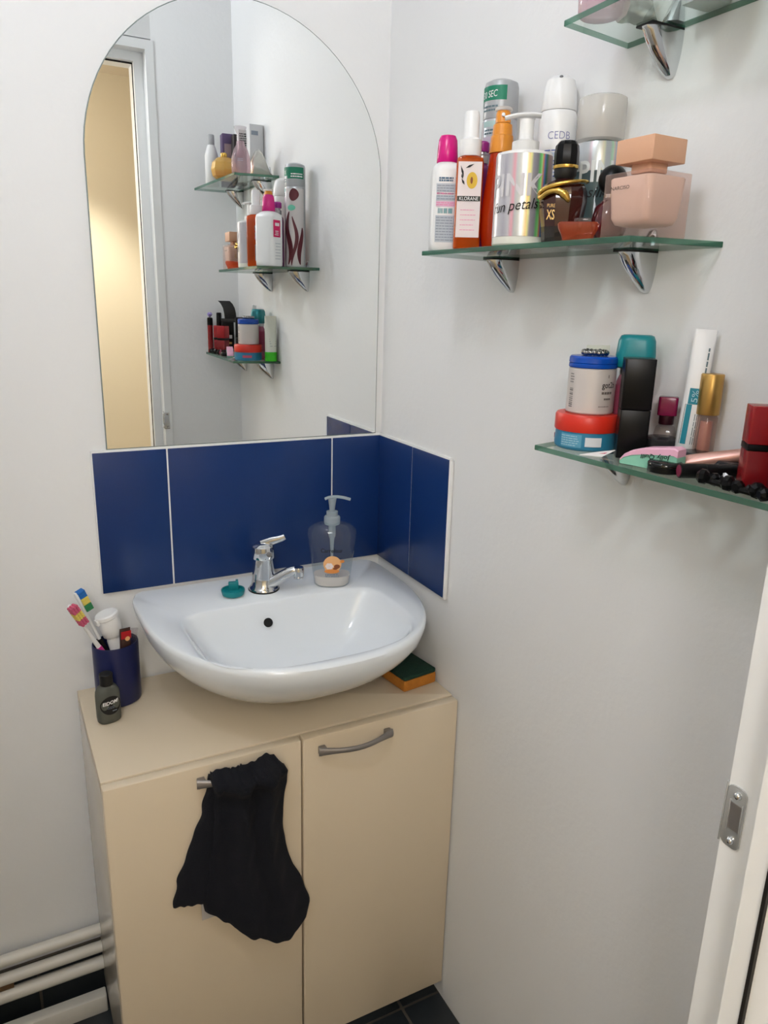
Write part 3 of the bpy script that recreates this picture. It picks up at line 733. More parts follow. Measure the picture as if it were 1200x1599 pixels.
# swirl print on the side seen in the mirror
wb = wrap_cyl(R_, -2.15); wb2 = wrap_cyl(R_, -2.15, .0006); wb3 = wrap_cyl(R_, -2.15, .0009)
prt('back_panel_print', patch(wb, -.022, .024, .004, .166, 12), mat('pearl_print', 'D2CCCA', .5), t)
def ribbon(wr, c, A, k, ph, z0, z1, w, n=22):
    V = []; F = []
    for i in range(n+1):
        t = i/n; z = z0+(z1-z0)*t; ww = w*math.sin(PI*min(1, max(0, t*.96+.02)))**.6; cc = c+A*math.sin(k*z+ph)
        V += [wr(cc+ww*(k_/2-1), z) for k_ in range(5)]
    for i in range(n):
        for j in range(4): F.append((5*i+j, 5*i+j+1, 5*i+j+6, 5*i+j+5))
    return V, F
for c_, A_, k_, p_, za, zb, w_ in ((-.013, .004, 60, 0, .006, .085, .0055), (.002, .006, 55, 1.2, .004, .108, .0042), (.015, .005, 60, 2.6, .006, .118, .0062), (.006, .004, 70, 0, .140, .166, .011)):
    prt('swirl_print', ribbon(wb2, c_, A_, k_, p_, za, zb, w_), DSWIRL, t)
prt('green_print', disc(wb3, .008, .126, .009, .006), mat('seafoam_print', '6DC4A8', .5), t)
prt('green_cap_label', patch(wrap_cyl(.0230, -2.15), -.022, .018, .186, .2095, 12), GREEN, t)
prt('cap_print', words(wrap_cyl(.0230, -2.15, .0006), -.018, .010, .188, .198, 2, .5), INKW, t)
# purple slim bottle
x, y = -.0700, -.4060
t = thing('purple_spray', 'slim dark purple bottle half hidden between the amber and orange bottles', 'bottle', (x, y, MZ), face(x, y))
obj('bottle', lathe([(.0125, 0), (.0135, .002), (.0135, .098), (.012, .106), (.008, .110), (.0075, .112)], 24), PURPLE, t)
obj('neck', lathe([(.0085, .112), (.0088, .113), (.0088, .121), (.006, .123), (.006, .126)], 20), SILVER, t)
obj('flip_cap', join(lathe([(.0085, .126), (.009, .127), (.009, .137), (.007, .139), (.002, .1395)], 20), box(-.015, 0, -.003, .003, .132, .137, .001)), PURPLEC, t)
# 4 orange cone bottle
x, y = -.0740, -.4550
t = thing('orange_mist_bottle', 'orange cone-shaped bottle with amber spray cap, left of the holographic pump bottle', 'bottle', (x, y, MZ), face(x, y))
obj('bottle', lathe([(.0140, 0), (.0180, .004), (.0212, .022), (.0216, .038), (.0205, .058), (.0175, .085), (.0148, .108), (.0140, .116)], 36), ORANGEG, t, smooth=60)
obj('collar', lathe([(.0152, .117), (.0155, .118), (.0140, .137), (.0128, .138), (.0118, .150), (.0098, .1515)], 28), ORANGEP, t)
obj('spray_head', lathe([(.0098, .152), (.0092, .163), (.0080, .166), (.002, .1665)], 24), ORANGEP, t)
obj('clear_cap_ring', lathe([(.0110, .1665), (.0112, .1685), (.0100, .170)], 24), CLEARCAP, t)
obj('nozzle', shift(cyl(.0022, 0, .004, .0004, 12), (0, -.0088, .160), (PI/2, 0, 0)), WHITEP, t)
# 5 holographic pump bottle
x, y = -.0920, -.5290
t = thing('body_lotion_bottle', 'round holographic foil bottle with white pump, in the middle of the shelf', 'bottle', (x, y, MZ), face(x, y))
R_ = .0335
obj('bottle', lathe([(.0315, 0), (.0332, .002), (.0332, .010)], 48), mat('cream_base', 'E2E2D6', .4), t)
obj('foil_sleeve', lathe([(R_, .0102), (R_, .1005)], 48), HOLO, t)
obj('shoulder', lathe([(.0333, .1007), (.0325, .1035), (.025, .1055), (.0165, .106)], 48), WHITEP, t)
obj('collar', lathe([(.0155, .106), (.0160, .107), (.0160, .117), (.010, .119)], 28), WHITEP2, t)
obj('pump_stem', lathe([(.0085, .119), (.0085, .141), (.0095, .142)], 20), WHITEP, t)
ph = smooth_path([(-.026, -.003, .1425), (-.012, -.002, .1455), (.004, 0, .1465), (.016, 0, .1455)], 4)
obj('pump_head', tube(ph, [(.0075-.003*(1-i/(len(ph)-1)), .0026) for i in range(len(ph))], 12), WHITEP, t)
prt('lettering', text_geo('PINK', .034, wrap_cyl(R_, -.28, .0006), 0, .055, width=.070, bold=.0007), mat('grey_foil_print', 'CFCDD0', .4), t)
prt('script_lettering', text_geo('fun petals', .0165, wrap_cyl(R_, -.25, .0010), .000, .0385, width=.058, shear=.35, rot=.10), INK, t)
# 6 dark perfume with gold snake
x, y = -.0850, -.5965
t = thing('snake_perfume', 'dark brown perfume bottle with black cap and gold snake', 'perfume', (x, y, MZ), face(x, y))
obj('bottle', lathe([(.0190, 0), (.0200, .001), (.0235, .025), (.0265, .045), (.0262, .056), (.0220, .064), (.0130, .068), (.011, .069)], 10, 1, .8), BROWNG, t, smooth=25)
obj('glass_foot', lathe([(.0195, -.0002), (.0206, .002), (.0224, .018), (.0226, .0185)], 10, 1.02, .84), thin_glass('smoky_clear_glass', 'A09C9A', gloss=.9, body=.35, bodyh='6E6C6A'), t, smooth=25)
obj('cap', lathe([(.0095, .069), (.0125, .073), (.0125, .080)], 24), BLACKM, t)
obj('gold_ring', lathe([(.0138, .080), (.0140, .0805), (.0140, .083), (.0136, .0835)], 28), GOLD, t)
obj('stopper', lathe([(.0134, .0836), (.0138, .0845), (.0138, .097), (.0128, .104), (.0090, .1085), (.002, .1095)], 10), BLACK, t, smooth=25)
sn = []
for k in range(26):
    u = k/25; a = PI*.62-u*PI*1.55
    rr_ = .0245-.004*math.sin(u*PI)*0
    sn.append(((.0255+.001*u)*math.sin(a)*1.02, -(.0225)*math.cos(a), .0665-.016*u+.003*math.sin(u*5)))
sn2 = [(-.026, -.006, .0500), (-.024, -.014, .0490), (-.016, -.0205, .0535), (-.006, -.0235, .0545), (.002, -.0240, .0500), (.0065, -.0245, .0430)]
sn = smooth_path(sn[:22:3]+sn2, 4); n = len(sn)
obj('gold_snake', tube(sn, [(.0012+.0016*min(1, i/(n*.4))) if i < n-9 else (.0036, .0034, .0042, .0046, .0044, .0038, .0032, .0024, .0012)[i-(n-9)] for i in range(n)], 10), GOLD, t, smooth=70)
wl = lambda X, z: (X, -.0205-.0012-(z-.02)*.10, z)
prt('lettering', join(text_geo('PURE', .0052, wl, -.0125, .0375, width=.0085), text_geo('XS', .0145, wl, -.0125, .0250, width=.0090, bold=.0002)), INKGOLD, t)
# 7 dove-like white can
x, y = -.0238, -.5010
t = thing('deodorant_can', 'white aerosol deodorant with blue print, behind the holographic pump bottle', 'spray can', (x, y, MZ), face(x, y))
R_ = .0232
obj('can', lathe([(.0215, 0), (R_, .002), (R_, .150), (.0225, .158), (.021, .162)], 36), WHITEP, t)
obj('cap', lathe([(.0212, .1625), (.0218, .164), (.0205, .185), (.0170, .197), (.0100, .202), (.002, .203)], 36), WHITEP, t)
obj('spray_hole', shift(lathe([(.0022, 0), (.0022, .001)], 12), (0, -.0150, .1980), (.9, 0, 0)), mat('grey_dot', '6A6A6C', .5), t)
wc = wrap_cyl(R_, .12); wc2 = wrap_cyl(R_, .12, .0007)
prt('blue_band', patch(wc, -.020, .020, .108, .1135, 10), LBLUE, t)
prt('lettering', text_geo('CEDB', .0125, wc2, 0, .1285, width=.027, bold=-.0002), mat('violet_ink', '6C6CA4', .6), t)
prt('bird_print', join(disc(wc2, .002, .1185, .0028, .0026, 14)), mat('deep_blue_ink', '2A3A8C', .6), t)
prt('small_print', join(words(wc2, -.017, .017, .1145, .117, 1, .5), words(wc2, -.016, .016, .084, .106, 5, .35)), INKB, t)
# 8 holographic mist behind
x, y = -.0278, -.5840
t = thing('body_mist_bottle', 'tall clear body mist with big white cap against the wall', 'bottle', (x, y, MZ), face(x, y))
R_ = .0268
obj('bottle', lathe([(.0245, 0), (R_, .002), (R_, .108), (.0255, .1125), (.0150, .1165)], 40), AQUAG, t)
obj('foil_shoulder', lathe([(R_+.0003, .082), (R_+.0003, .108), (.0258, .1128)], 40), HOLO2, t)
obj('cap', lathe([(.0262, .117), (.0272, .1185), (.0272, .156), (.0265, .1605), (.0235, .162), (.002, .1622)], 40), CLEARCAP, t, smooth=50)
obj('sprayer', lathe([(.0105, .1167), (.0105, .140), (.008, .143), (.002, .1435)], 20), mat('grey_sprayer', 'D8D4CE', .4), t)
prt('lettering', text_geo('PINK', .032, wrap_cyl(R_, .35, .0009), 0, .070, width=.060, bold=.0006), mat('pale_grey_print', 'D6DAD8', .5), t)
prt('script_lettering', text_geo('silk', .017, wrap_cyl(R_, .1, .0011), 0, .053, width=.022, shear=.3), INK, t)
# 9 dark red ball perfume
x, y = -.0560, -.6420
t = thing('red_perfume', 'dark red round perfume with black ball cap behind the peach cube bottle', 'perfume', (x, y, MZ), face(x, y))
obj('bottle', lathe([(.010, 0), (.015, .003), (.0192, .014), (.0192, .026), (.016, .038), (.010, .0445), (.008, .047)], 28), WINE, t, smooth=60)
obj('collar', lathe([(.0085, .047), (.0088, .0475), (.0085, .0510)], 20), CHROME, t)
obj('ball_cap', sphere(.0155, (0, 0, .066), 24, 14), BLACK, t, smooth=70)
# 10 small coral glass
x, y = -.1040, -.6480
t = thing('coral_gem_bottle', 'tiny coral glass bottle lying before the dark red perfume', 'perfume', (x, y, MZ), face(x, y))
obj('bottle', shift(loft([[(X*k, Z*k2, h) for X, Z in rrect(.044, .020, .004, 2)] for h, k, k2 in ((0, .72, .7), (.005, .78, .8), (.012, .95, 1), (.0165, 1, 1), (.019, .9, .85))]), (0, 0, 0)), CORALG, t, smooth=20)
obj('lid', shift(rbox(.018, .012, .004, .002, .0008), (.004, 0, .019)), CLEARG, t)
# 11 peach cube perfume
x, y = -.0745, -.7120
t = thing('cube_perfume', 'clear cube perfume bottle with blush inside and flat peach cap, rightmost on the middle shelf', 'perfume', (x, y, MZ), face(x, y)+PI/4+.05)
SQ = .0595
obj('glass_block', rbox(SQ, SQ, .0615, .0016, .0012), ROSEG, t, smooth=30)
obj('blush_core', rprof([(.034, .034, .0120), (.044, .044, .0135), (.0495, .0495, .0195), (.0525, .0525, .040), (.0545, .0545, .0565), (.052, .052, .0578)], .007, 6), NUDE, t, smooth=50)
obj('neck', rbox(.026, .026, .0125, .003, .001), PEACH, t, loc=(0, 0, .0617))
obj('cap', shift(rbox(.0475, .0475, .0225, .0012, .0008), (0, 0, .0705)), PEACH, t)
prt('lettering', text_geo('NARCISO', .0048, lambda X, z: (-SQ/2-.0004, -X, z), -.0075, .0455, width=.024), INK, t)

# ================================================================== BOTTOM SHELF ITEMS
x, y = -.0680, -.6520
jar = thing('cream_jar', 'flat blue jar with orange-red lid at the left end of the lowest shelf', 'jar', (x, y, BZ), face(x, y))
R_ = .0358
obj('jar', lathe([(.033, 0), (.0352, .002), (.0358, .006), (.0350, .021)], 44), JARBLUE, jar)
obj('lid', lathe([(.0362, .0212), (.0368, .0225), (.0366, .038), (.0350, .0405), (.002, .0408)], 44), REDLID, jar)
wc = wrap_cyl(.0358); wc2 = wrap_cyl(.0358, off=.0008)
prt('pale_print', patch(wc, -.030, -.004, .004, .019, 8), mat('mid_blue_print', '5C9FBC', .6), jar)
prt('small_print', words(wc2, -.029, -.006, .005, .018, 5, .35), mat('pale_cyan_ink', 'A9CCD8', .6), jar)
prt('white_label', patch(wc2, .000, .0185, .006, .0165, 6), mat('white_sticker', 'D9DDE2', .6), jar)
prt('front_print', join(patch(wrap_cyl(.0358, -2.0, .0006), -.012, .012, .008, .014, 4)), mat('pink_red_ink', 'C8506A', .6), jar)
GZ = BZ+.0410
g2 = thing('hair_paste_jar', 'pearl grey jar with blue lid standing on the red-lidded jar', 'jar', (-.0665, -.6515, GZ), face(-.0665, -.6515))
R_ = .0268
obj('jar', lathe([(.0255, 0), (R_, .0015), (R_, .0500), (.0255, .0515)], 40), JARGREY, g2)
obj('lid', lathe([(.0270, .0517), (.0274, .0525), (.0272, .0560), (.0266, .0565), (.0274, .0572), (.0272, .0625), (.0255, .0645), (.002, .0647)], 40), BLUECAP, g2)
wc = wrap_cyl(R_)
prt('lettering', text_geo('got2b', .0095, wc, .0215, .0305, width=.0185, bold=.0001), INK, g2)
prt('small_print', join(words(wc, .0125, .028, .0225, .027, 1, .6), words(wc, .016, .026, .016, .020, 1, .5), words(wc, .010, .024, .0085, .0105, 1, .4), patch(wc, .0195, .0205, .0415, .045, 1)), mat('grey_brown_ink', '6A625E', .6), g2)
prt('barcode', join(bars(wc, -.0275, -.0215, .007, .030, 10, False), words(wc, -.028, -.021, .034, .046, 4, .4)), mat('mid_grey_ink', '7A7674', .6), g2)
ring = thing('hair_tie_ring', 'shiny twisted metal ring lying on the blue lid', 'ring', (-.0655, -.6515, GZ+.0647), 0)
G = []
for k in range(16):
    a = 2*PI*k/16; G.append(shift(sphere(.0034, n=10, k=6), (.0125*math.cos(a), .0125*math.sin(a), .0036+.0004*math.sin(k*2.1))))
G.append(tube([(.0125*math.cos(2*PI*k/24), .0125*math.sin(2*PI*k/24), .0036) for k in range(25)], .0025, 8))
obj('ring_band', join(*G), mat('gunmetal', '8E8C88', .12, metal=1), ring, smooth=60)
# teal capped pink bottle
x, y = -.0300, -.6790
t = thing('teal_cap_bottle', 'pink translucent bottle with rounded teal cap behind the black case', 'bottle', (x, y, BZ), face(x, y))
obj('bottle', rprof([(.032, .024, 0), (.036, .028, .003), (.036, .028, .078), (.030, .024, .086), (.024, .02, .090)], .012), PINKG, t, smooth=50)
obj('pink_label', rprof([(.0366, .0286, .020), (.0366, .0286, .074)], .0123), thin_glass('sparkly_pink_film', 'E8B0C4', gloss=.6, body=.5, bodyh='D87A9C'), t, smooth=50)
obj('collar', lathe([(.0155, .086), (.0158, .087), (.0158, .0925)], 24), CHROME, t)
obj('cap', rprof([(.036, .027, .093), (.0425, .031, .095), (.0435, .032, .108), (.0405, .030, .124), (.036, .027, .129), (.030, .022, .1302)], .012), TEAL, t, smooth=50)
prt('brand_patch', patch(wrap_flat(-.0145), .004, .012, .078, .086, 2), MAGENTA, t)
# white tube on green cap (seen in the mirror)
x, y = -.0205, -.6080
t = thing('cream_tube', 'white tube standing on its lime green cap behind the stacked jars', 'tube', (x, y, BZ), -.15)
obj('cap', lathe([(.0150, 0), (.0158, .001), (.0158, .0225), (.0150, .0235)], 28), LIME, t)
obj('tube_body', loft([[(X, Y, z) for X, Y in rrect(wx, wy, min(wx, wy)*.48, 5)] for wx, wy, z in ((.030, .030, .0237), (.0305, .0295, .035), (.0315, .022, .075), (.0325, .010, .104), (.0330, .003, .1145))]), IVORY, t, smooth=50)
prt('small_print', words(lambda X, z: (X, .0153-.013*(z-.03)/.08+.0004, z), -.010, .010, .036, .090, 9, .2), INKG, t)
# black lipstick case
x, y = -.0600, -.7150
t = thing('black_case', 'tall square black cosmetic case standing right of the stacked jars', 'cosmetic case', (x, y, BZ), face(x, y)+.12)
obj('base', rbox(.0315, .0315, .053, .002, .0008), BLACK, t)
obj('lid', shift(rbox(.0320, .0320, .054, .002, .0008), (0, 0, .0536)), BLACK, t)
# card shard
t = thing('sample_card', 'folded white and pink paper slip lying before the blue jar', 'paper', (-.0930, -.6980, BZ), -.65)
obj('card', loft([[(-.018, -.003, .0), (.006, -.008, .0), (.022, .004, .006), (.004, .005, .003)], [(-.018, -.003, .0007), (.006, -.008, .0007), (.022, .004, .0067), (.004, .005, .0037)]]), WHITEP, t, smooth=0)
prt('pink_print', ([(-.004, -.0035, .0016), (.006, -.006, .0014), (.012, -.001, .0040), (.002, .001, .0028)], [(0, 1, 2, 3)]), mat('pink_red_ink', 'C8506A', .6), t)
# small burgundy capped bottle
x, y = -.0220, -.7270
t = thing('mini_perfume', 'mini clear glass bottle with burgundy cap, left of the white tube', 'perfume', (x, y, BZ), face(x, y))
obj('bottle', rprof([(.021, .016, 0), (.0235, .018, .0015), (.0235, .018, .026), (.020, .015, .033), (.011, .010, .036)], .006), CLEARG, t, smooth=40)
obj('neck', lathe([(.0078, .036), (.0080, .0365), (.0080, .0455)], 20), mat('dark_burgundy', '2E0A14', .3), t)
obj('cap', shift(rbox(.0205, .0150, .0205, .003, .0012), (0, 0, .0457)), BURG, t)
# 5% ointment tube leaning on the wall
bx, by = -.0245, -.7580
t = thing('ointment_tube', 'white ointment tube with teal stripe leaning on the wall', 'tube', (bx, by, BZ), rot=(0, .075, 0))
fz = face(bx, by)
def rotz(g, a): return shift(g, (0, 0, 0), (0, 0, a))
tb = loft([[(X, Y, z) for X, Y in rrect(wx, wy, min(wx, wy)*.48, 5)] for wx, wy, z in ((.016, .016, .0125), (.0215, .0190, .0155), (.0220, .0175, .05), (.0225, .010, .105), (.0220, .003, .131), (.0220, .0022, .140))])
obj('tube_body', rotz(tb, fz*.9), WHITEP, t, smooth=50)
obj('cap', lathe([(.0095, 0), (.0100, .001), (.0092, .0122)], 24), WHITEP, t)
TB = [(0, .0095), (.0155, .0095), (.05, .00875), (.105, .005), (.131, .0015), (.2, .0012)]
def wt_(off=.0004):
    ca, sa = math.cos(fz*.9), math.sin(fz*.9)
    def f(X, z):
        X *= .72
        hy = next(a+(b-a)*(z-za)/(zb-za) for (za, a), (zb, b) in zip(TB, TB[1:]) if z <= zb); e = max(0, abs(X)-(.0108-hy))
        Y = -math.sqrt(max(0, hy*hy-e*e))-off
        return (X*ca-Y*sa, X*sa+Y*ca, z)
    return f
prt('teal_stripe', patch(wt_(.0006), -.0095, -.0020, .020, .062, 4, 8), TEALD, t)
prt('teal_box', patch(wt_(.0006), -.0085, .0085, .0625, .079, 6, 5), TEALD, t)
prt('lettering', text_geo('5%', .0125, wt_(.0012), .0040, .0708, width=.0125, rot=PI/2), mat('pale_cyan_ink', 'A9CCD8', .6), t)
prt('small_print', join(words(lambda a, b: wt_(.0006)(b-.0855, a+.020), 0, .038, .0855+.003, .0855+.009, 2, .3), words(lambda a, b: wt_(.0006)(b, a), .083, .125, .0065, .0100, 1, .6)), mat('slate_ink', '5C7278', .6), t)
prt('edge_lines', join(patch(wt_(.0006), -.0112, -.0106, .02, .062, 1, 8), patch(wt_(.0006), .0098, .0104, .02, .090, 1, 12)), INK, t)
# gold lip gloss
x, y = -.0150, -.7745
t = thing('gold_lip_gloss', 'lip gloss with long gold cap and clear rose vial by the wall', 'lip gloss', (x, y, BZ), face(x, y))
obj('vial', lathe([(.0100, 0), (.0108, .001), (.0108, .050), (.0092, .053)], 24), ROSEG, t)
obj('gloss_core', lathe([(.0060, .003), (.0066, .004), (.0062, .046)], 20), mat('rose_gloss', 'C48A7E', .3), t)
obj('cap', lathe([(.0112, .0532), (.0115, .054), (.0115, .0945), (.0108, .0955), (.002, .0957)], 28), GOLDM, t)
# round black compact
t = thing('round_compact', 'flat round dark compact lying behind the mint case', 'compact', (-.0330, -.7330, BZ), 0)
obj('base', lathe([(.0170, 0), (.0190, .001), (.0190, .012), (.0185, .0125)], 32), BLACKM, t)
obj('lid', lathe([(.0188, .0128), (.0192, .0135), (.0188, .0215), (.015, .0235), (.002, .0240)], 32), GREYP, t)
# long flat black palette
t = thing('black_palette', 'long flat black palette lying along the wall under the gold gloss', 'palette', (-.0330, -.7990, BZ), -.12)
obj('base', rbox(.026, .084, .008, .003, .001), BLACKM, t)
obj('lid', shift(rbox(.026, .084, .007, .003, .0015), (0, 0, .0083)), GREYP, t)
# mint/pink eraser shaped case
mz = thing('mint_case', 'mint and pink wedge-shaped case with upside down script lying on its side', 'case', (-.0830, -.7690, BZ), math.atan2(-.062, .016)+.0)
outl = [(-.031, .0), (-.0315, .005), (-.027, .0105), (-.018, .0155), (-.004, .0195), (.014, .0222), (.027, .0240), (.0315, .0220), (.032, .0), ]
def pl(ofs, y): return [(a, y, max(0.0004, b*ofs)) for a, b in outl]
obj('mint_shell', loft([pl(.66, -.0090), pl(.72, -.0096), pl(.72, .0085), pl(.66, .0090)]), MINT, mz, smooth=30)
obj('pink_shell', loft([[(a, y, b*.72+.0002+(b*.34)*k) for a, b in outl[1:8]]+[(a, y, b*.72+.0002) for a, b in outl[1:8]][::-1] for y, k in ((-.0090, .8), (-.0080, 1), (.0075, 1), (.0085, .8))]), PINK, mz, smooth=30)
wm = lambda X, z: (X, -.0101, z)
prt('lettering', text_geo('Jolly Quill', .0064, wm, .0085, .0155, width=.0330, shear=.2, rot=PI-(-.08), bold=.0001), mat('dark_green_script', '123A2C', .5), mz)
# round pot
x, y = -.0870, -.7905
t = thing('eyeshadow_pot', 'small round black pot with clear lid at the shelf front edge', 'pot', (x, y, BZ), face(x, y))
obj('pot', lathe([(.0150, 0), (.0168, .001), (.0168, .0060)], 32), BLACK, t)
obj('lid', lathe([(.0170, .0062), (.0172, .0068), (.0170, .0100), (.0155, .0112), (.002, .0114)], 32), thin_glass('smoky_lid', '6A6C68', gloss=1, body=.5, bodyh='2C2E2C'), t, smooth=50)
# pencil/lipstick lying
a, b = Vector((-.0965, -.8165, BZ+.0075)), Vector((-.0470, -.8420, BZ+.0078))
d = (b-a); L = d.length
t = thing('lip_crayon', 'black lip crayon with dark pink end lying towards the viewer', 'lip crayon', a)
t.rotation_mode = 'QUATERNION'; t.rotation_quaternion = Vector((0, 0, 1)).rotation_difference(d.normalized())
obj('barrel', lathe([(.0068, 0), (.0073, .0006), (.0073, L*.45), (.0070, L*.455), (.0070, L)], 24), BLACK, t)
obj('colour_end', lathe([(.0001, -.0004), (.0058, -.0004), (.0058, .0004)], 24), DPINK, t)
prt('silver_print', words(lambda X, z: (.0075*math.cos(2.4+z*100), .0075*math.sin(2.4+z*100), X), L*.55, L*.7, 0, .003, 1, .8), INKW, t)
# rose tube
a, b = Vector((-.0660, -.7900, BZ+.0100)), Vector((-.0180, -.8480, BZ+.0240))
d = (b-a); L = d.length
t = thing('rose_tube', 'rose metallic tapered tube lying on the black palette', 'tube', a)
t.rotation_mode = 'QUATERNION'; t.rotation_quaternion = Vector((0, 0, 1)).rotation_difference(d.normalized())
obj('tube_body', loft([[(X, Y, z*L) for X, Y in rrect(wx, wy, min(wx, wy)*.4, 4)] for wx, wy, z in ((.003, .010, 0), (.006, .012, .15), (.010, .013, .4), (.014, .014, .7), (.014, .014, .97), (.012, .012, 1.0))]), ROSE, t, smooth=30)
# hair scrunchie with crystals
t = thing('beaded_hair_clip', 'black beaded hair clip with crystals at the front of the lowest shelf', 'hair clip', (-.0945, -.8830, BZ), math.atan2(-.085, -.006)+PI)
G = []; C_ = []
rnd = random.Random(5)
for k in range(9):
    X = -.038+k*.0098; r = .0052+.0022*((k*7) % 3)/2
    G.append(shift(lathe([(r*.55, -r*.75), (r, -r*.3), (r, r*.3), (r*.55, r*.75)], 9), (X, .003*math.sin(k*1.7)-.001, r*.98), (PI/2*(k % 2)+.3*k, PI/2, .3*math.sin(k*3))))
G.append(tube([(-.040, 0, .0045), (0, .001, .0045), (.042, 0, .0045)], .0032, 8))
obj('beads', join(*G), BLACK, t, smooth=25)
for X, Y, Z, r in ((-.030, -.0062, .009, .0022), (-.008, -.0065, .0075, .0020), (.0235, -.0080, .0100, .0040), (.0237, -.0075, .0045, .0036), (.002, -.0070, .0035, .0014)):
    obj('crystal', shift(lathe([(.0003, -r*.6), (r, -r*.1), (r*.6, r*.6)], 8), (X, Y, Z), (PI/2, 0, 0)), CRYSTAL, t, smooth=0)
# two red lipsticks
def red_stick(label, x, y, rz, white):
    t = thing('red_lipstick', label, 'lipstick', (x, y, BZ), rz, 'red lipsticks')
    obj('base', rbox(.0250, .0250, .0385, .002, .0008), REDB, t)
    obj('black_band', shift(rbox(.0258, .0258, .0055, .002, .0006), (0, 0, .0387)), BLACK, t)
    obj('cap', shift(rbox(.0255, .0255, .0340, .002, .0008), (0, 0, .0444)), RED, t)
    if white: prt('white_label', patch(wrap_flat(-.0127), -.012, .012, .004, .037, 1), mat('white_sticker', 'D9DDE2', .6), t)
    return t
red_stick('square red lipstick with black band at the right photo edge', -.0700, -.8790, face(-.07, -.879)+.25, False)
t2 = red_stick('second square red lipstick, with a white label, cut off by the right photo edge', -.0720, -.9110, face(-.07, -.911)+.2, True)
prt('back_label', patch(lambda X, z: (X, .0129, z), -.008, .004, .003, .050, 1), mat('white_sticker', 'D9DDE2', .6), t2)
gl = thing('lip_gloss', 'slim red lip gloss with lilac gem on its black cap, seen in the mirror', 'lip gloss', (-.0905, -.9420, BZ), 0)
obj('vial', lathe([(.007, 0), (.0078, .001), (.0078, .078)], 20), REDB, gl)
obj('cap', lathe([(.0080, .0782), (.0082, .079), (.0080, .098), (.006, .100)], 20), BLACK, gl)
obj('gem', shift(lathe([(.0004, 0), (.007, .006), (.0078, .010), (.004, .0145)], 8), (0, 0, .100)), LILAC, gl, smooth=0)
bb = thing('mascara_box', 'black cosmetic box with gold band behind the red lipsticks, seen in the mirror', 'cosmetic box', (-.0460, -.9170, BZ), .15)
obj('box', rbox(.034, .030, .088, .002, .0008), BLACK, bb)
prt('gold_band', patch(lambda X, z: (X, .0153, z), -.016, .010, .026, .032, 1), INKGOLD, bb)
prt('emblem', join(patch(lambda X, z: (X, .0153, z), .003, .011, .042, .052, 1), patch(lambda X, z: (X, .0153, z), -.006, -.004, .064, .070, 1)), INKW, bb)
oc = thing('open_compact', 'open black compact lying on the black box, its curved lid raised', 'compact', (-.0400, -.9160, BZ+.088), .3)
obj('base', rbox(.046, .034, .010, .004, .0015), BLACKM, oc)
obj('lid', loft([[(X+cx, Y+cy, z) for X, Y in rrect(.034, .006, .0025, 3)] for cx, cy, z in ((.004, .010, .010), (.003, .012, .025), (0, .012, .040), (-.006, .009, .052), (-.014, .004, .060))]), BLACKM, oc, smooth=50)
ms = thing('mascara', 'black mascara wand tube standing among the red lipsticks', 'mascara', (-.0620, -.9470, BZ), 0)
obj('tube', lathe([(.0072, 0), (.0080, .001), (.0080, .060), (.0068, .061)], 20), BLACKM, ms)
obj('cap', lathe([(.0078, .0612), (.0080, .062), (.0074, .112), (.0062, .114), (.001, .1145)], 20), BLACK, ms)

# ================================================================== TOP SHELF ITEMS (mostly seen in the mirror)
t = thing('clear_perfume', 'tall clear pinkish perfume bottle with flared glass stopper on the top shelf', 'perfume', (-.0830, -.6280, TZ), .2)
obj('bottle', lathe([(.020, 0), (.0225, .002), (.0235, .020), (.0225, .038), (.017, .055), (.0105, .066), (.0095, .074)], 28), PINKG if False else thin_glass('pale_pink_glass', 'F2E2E6', gloss=.9, body=.3, bodyh='E0CCD4'), t, smooth=60)
obj('stopper', lathe([(.0075, .0745), (.0090, .078), (.0085, .090), (.0150, .104), (.0155, .106), (.004, .107)], 28), CLEARG, t, smooth=60)
obj('inner_bulb', sphere(.0105, (0, 0, .045), 16, 10), mat('mauve_bead', 'B49AA4', .3), t, smooth=70)
prt('small_print', words(lambda X, z: (X, .0240, z), -.010, .004, .026, .034, 2, .5), INKG, t)
t = thing('gold_perfume', 'round faceted golden perfume bottle on the top shelf', 'perfume', (-.0880, -.7560, TZ), .3)
obj('bottle', lathe([(.018, 0), (.030, .010), (.0335, .026), (.0300, .043), (.018, .054), (.009, .056)], 8, 1, .7), YELLOWG, t, smooth=0)
obj('perfume', lathe([(.015, .003), (.025, .010), (.028, .022)], 8, 1, .62), mat('amber_perfume', 'D08A28', .2), t, smooth=0)
obj('cap', lathe([(.0075, .056), (.008, .057), (.008, .064), (.006, .066)], 16), GOLD, t)
t = thing('mist_bottle', 'slim white bottle with grey cap, leftmost on the top shelf in the mirror', 'bottle', (-.0850, -.8850, TZ), 0)
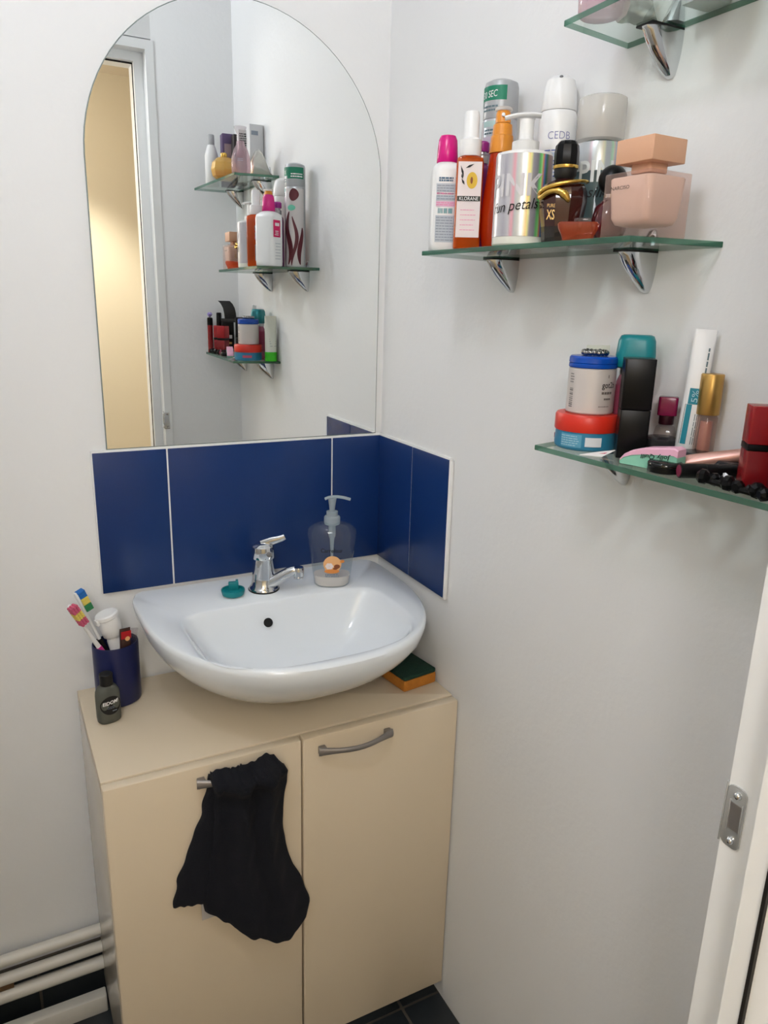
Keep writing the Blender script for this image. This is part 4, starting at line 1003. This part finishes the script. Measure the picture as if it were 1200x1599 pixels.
obj('bottle', lathe([(.0170, 0), (.0182, .002), (.0182, .078), (.012, .098), (.009, .104)], 28), WHITEP, t)
obj('cap', lathe([(.0090, .1042), (.0092, .105), (.0090, .128), (.007, .130), (.002, .1302)], 20), mat('grey_cap2', 'B4B6B8', .4), t)
t = thing('purple_box', 'purple and lilac perfume carton at the back of the top shelf', 'box', (-.0460, -.8620, TZ), .1)
obj('carton', rbox(.034, .034, .130, .0008, .0005), mat('violet_carton', '5C4A70', .5), t)
prt('front_print', patch(lambda X, z: (X, .0173, z), -.012, .012, .010, .105, 1), mat('mauve_print', 'A89298', .5), t)
t = thing('black_box', 'dark perfume carton beside the purple carton', 'box', (-.0300, -.8120, TZ), .05)
obj('carton', rbox(.034, .030, .122, .0008, .0005), mat('black_brown_carton', '1E1414', .5), t)
prt('front_print', patch(lambda X, z: (X, .0153, z), -.006, .014, .030, .080, 1), mat('brown_carton_print', '5A4238', .5), t)
t = thing('text_box', 'white carton printed with dark text on the top shelf', 'box', (-.0400, -.7460, TZ), .1)
obj('carton', rbox(.026, .022, .122, .0008, .0005), WHITEP2, t)
prt('small_print', words(lambda X, z: (X, .0113, z), -.011, .011, .030, .115, 16, .6), INK, t)
t = thing('white_box', 'plain pale carton against the wall on the top shelf', 'box', (-.0200, -.7080, TZ), 0)
obj('carton', rbox(.036, .028, .130, .0008, .0005), mat('pale_grey_carton', 'D3D3D4', .5), t)
prt('grey_print', patch(lambda X, z: (X, .0143, z), -.014, .004, .105, .115, 1), INKG, t)
t = thing('foil_pouch', 'crumpled silver foil pouch lying at the near end of the top shelf', 'pouch', (-.0330, -.6275, TZ), 0)
R3 = []
for k in range(9):
    u = k/8; hh = .056*math.sin(PI*min(1, .18+u*.9))**.8*(1-.75*max(0, u-.45))+.004
    R3.append([(-.0225+.0515*u, .014*(1-.4*u)*math.cos(2*PI*j/14)*(1+.12*math.sin(5*j+k*2)), .5*hh*(1+math.sin(2*PI*j/14)*(1+.06*math.sin(3*j+k)))+.001) for j in range(14)])
obj('foil', loft(R3), SILVERFOIL, t, smooth=50)
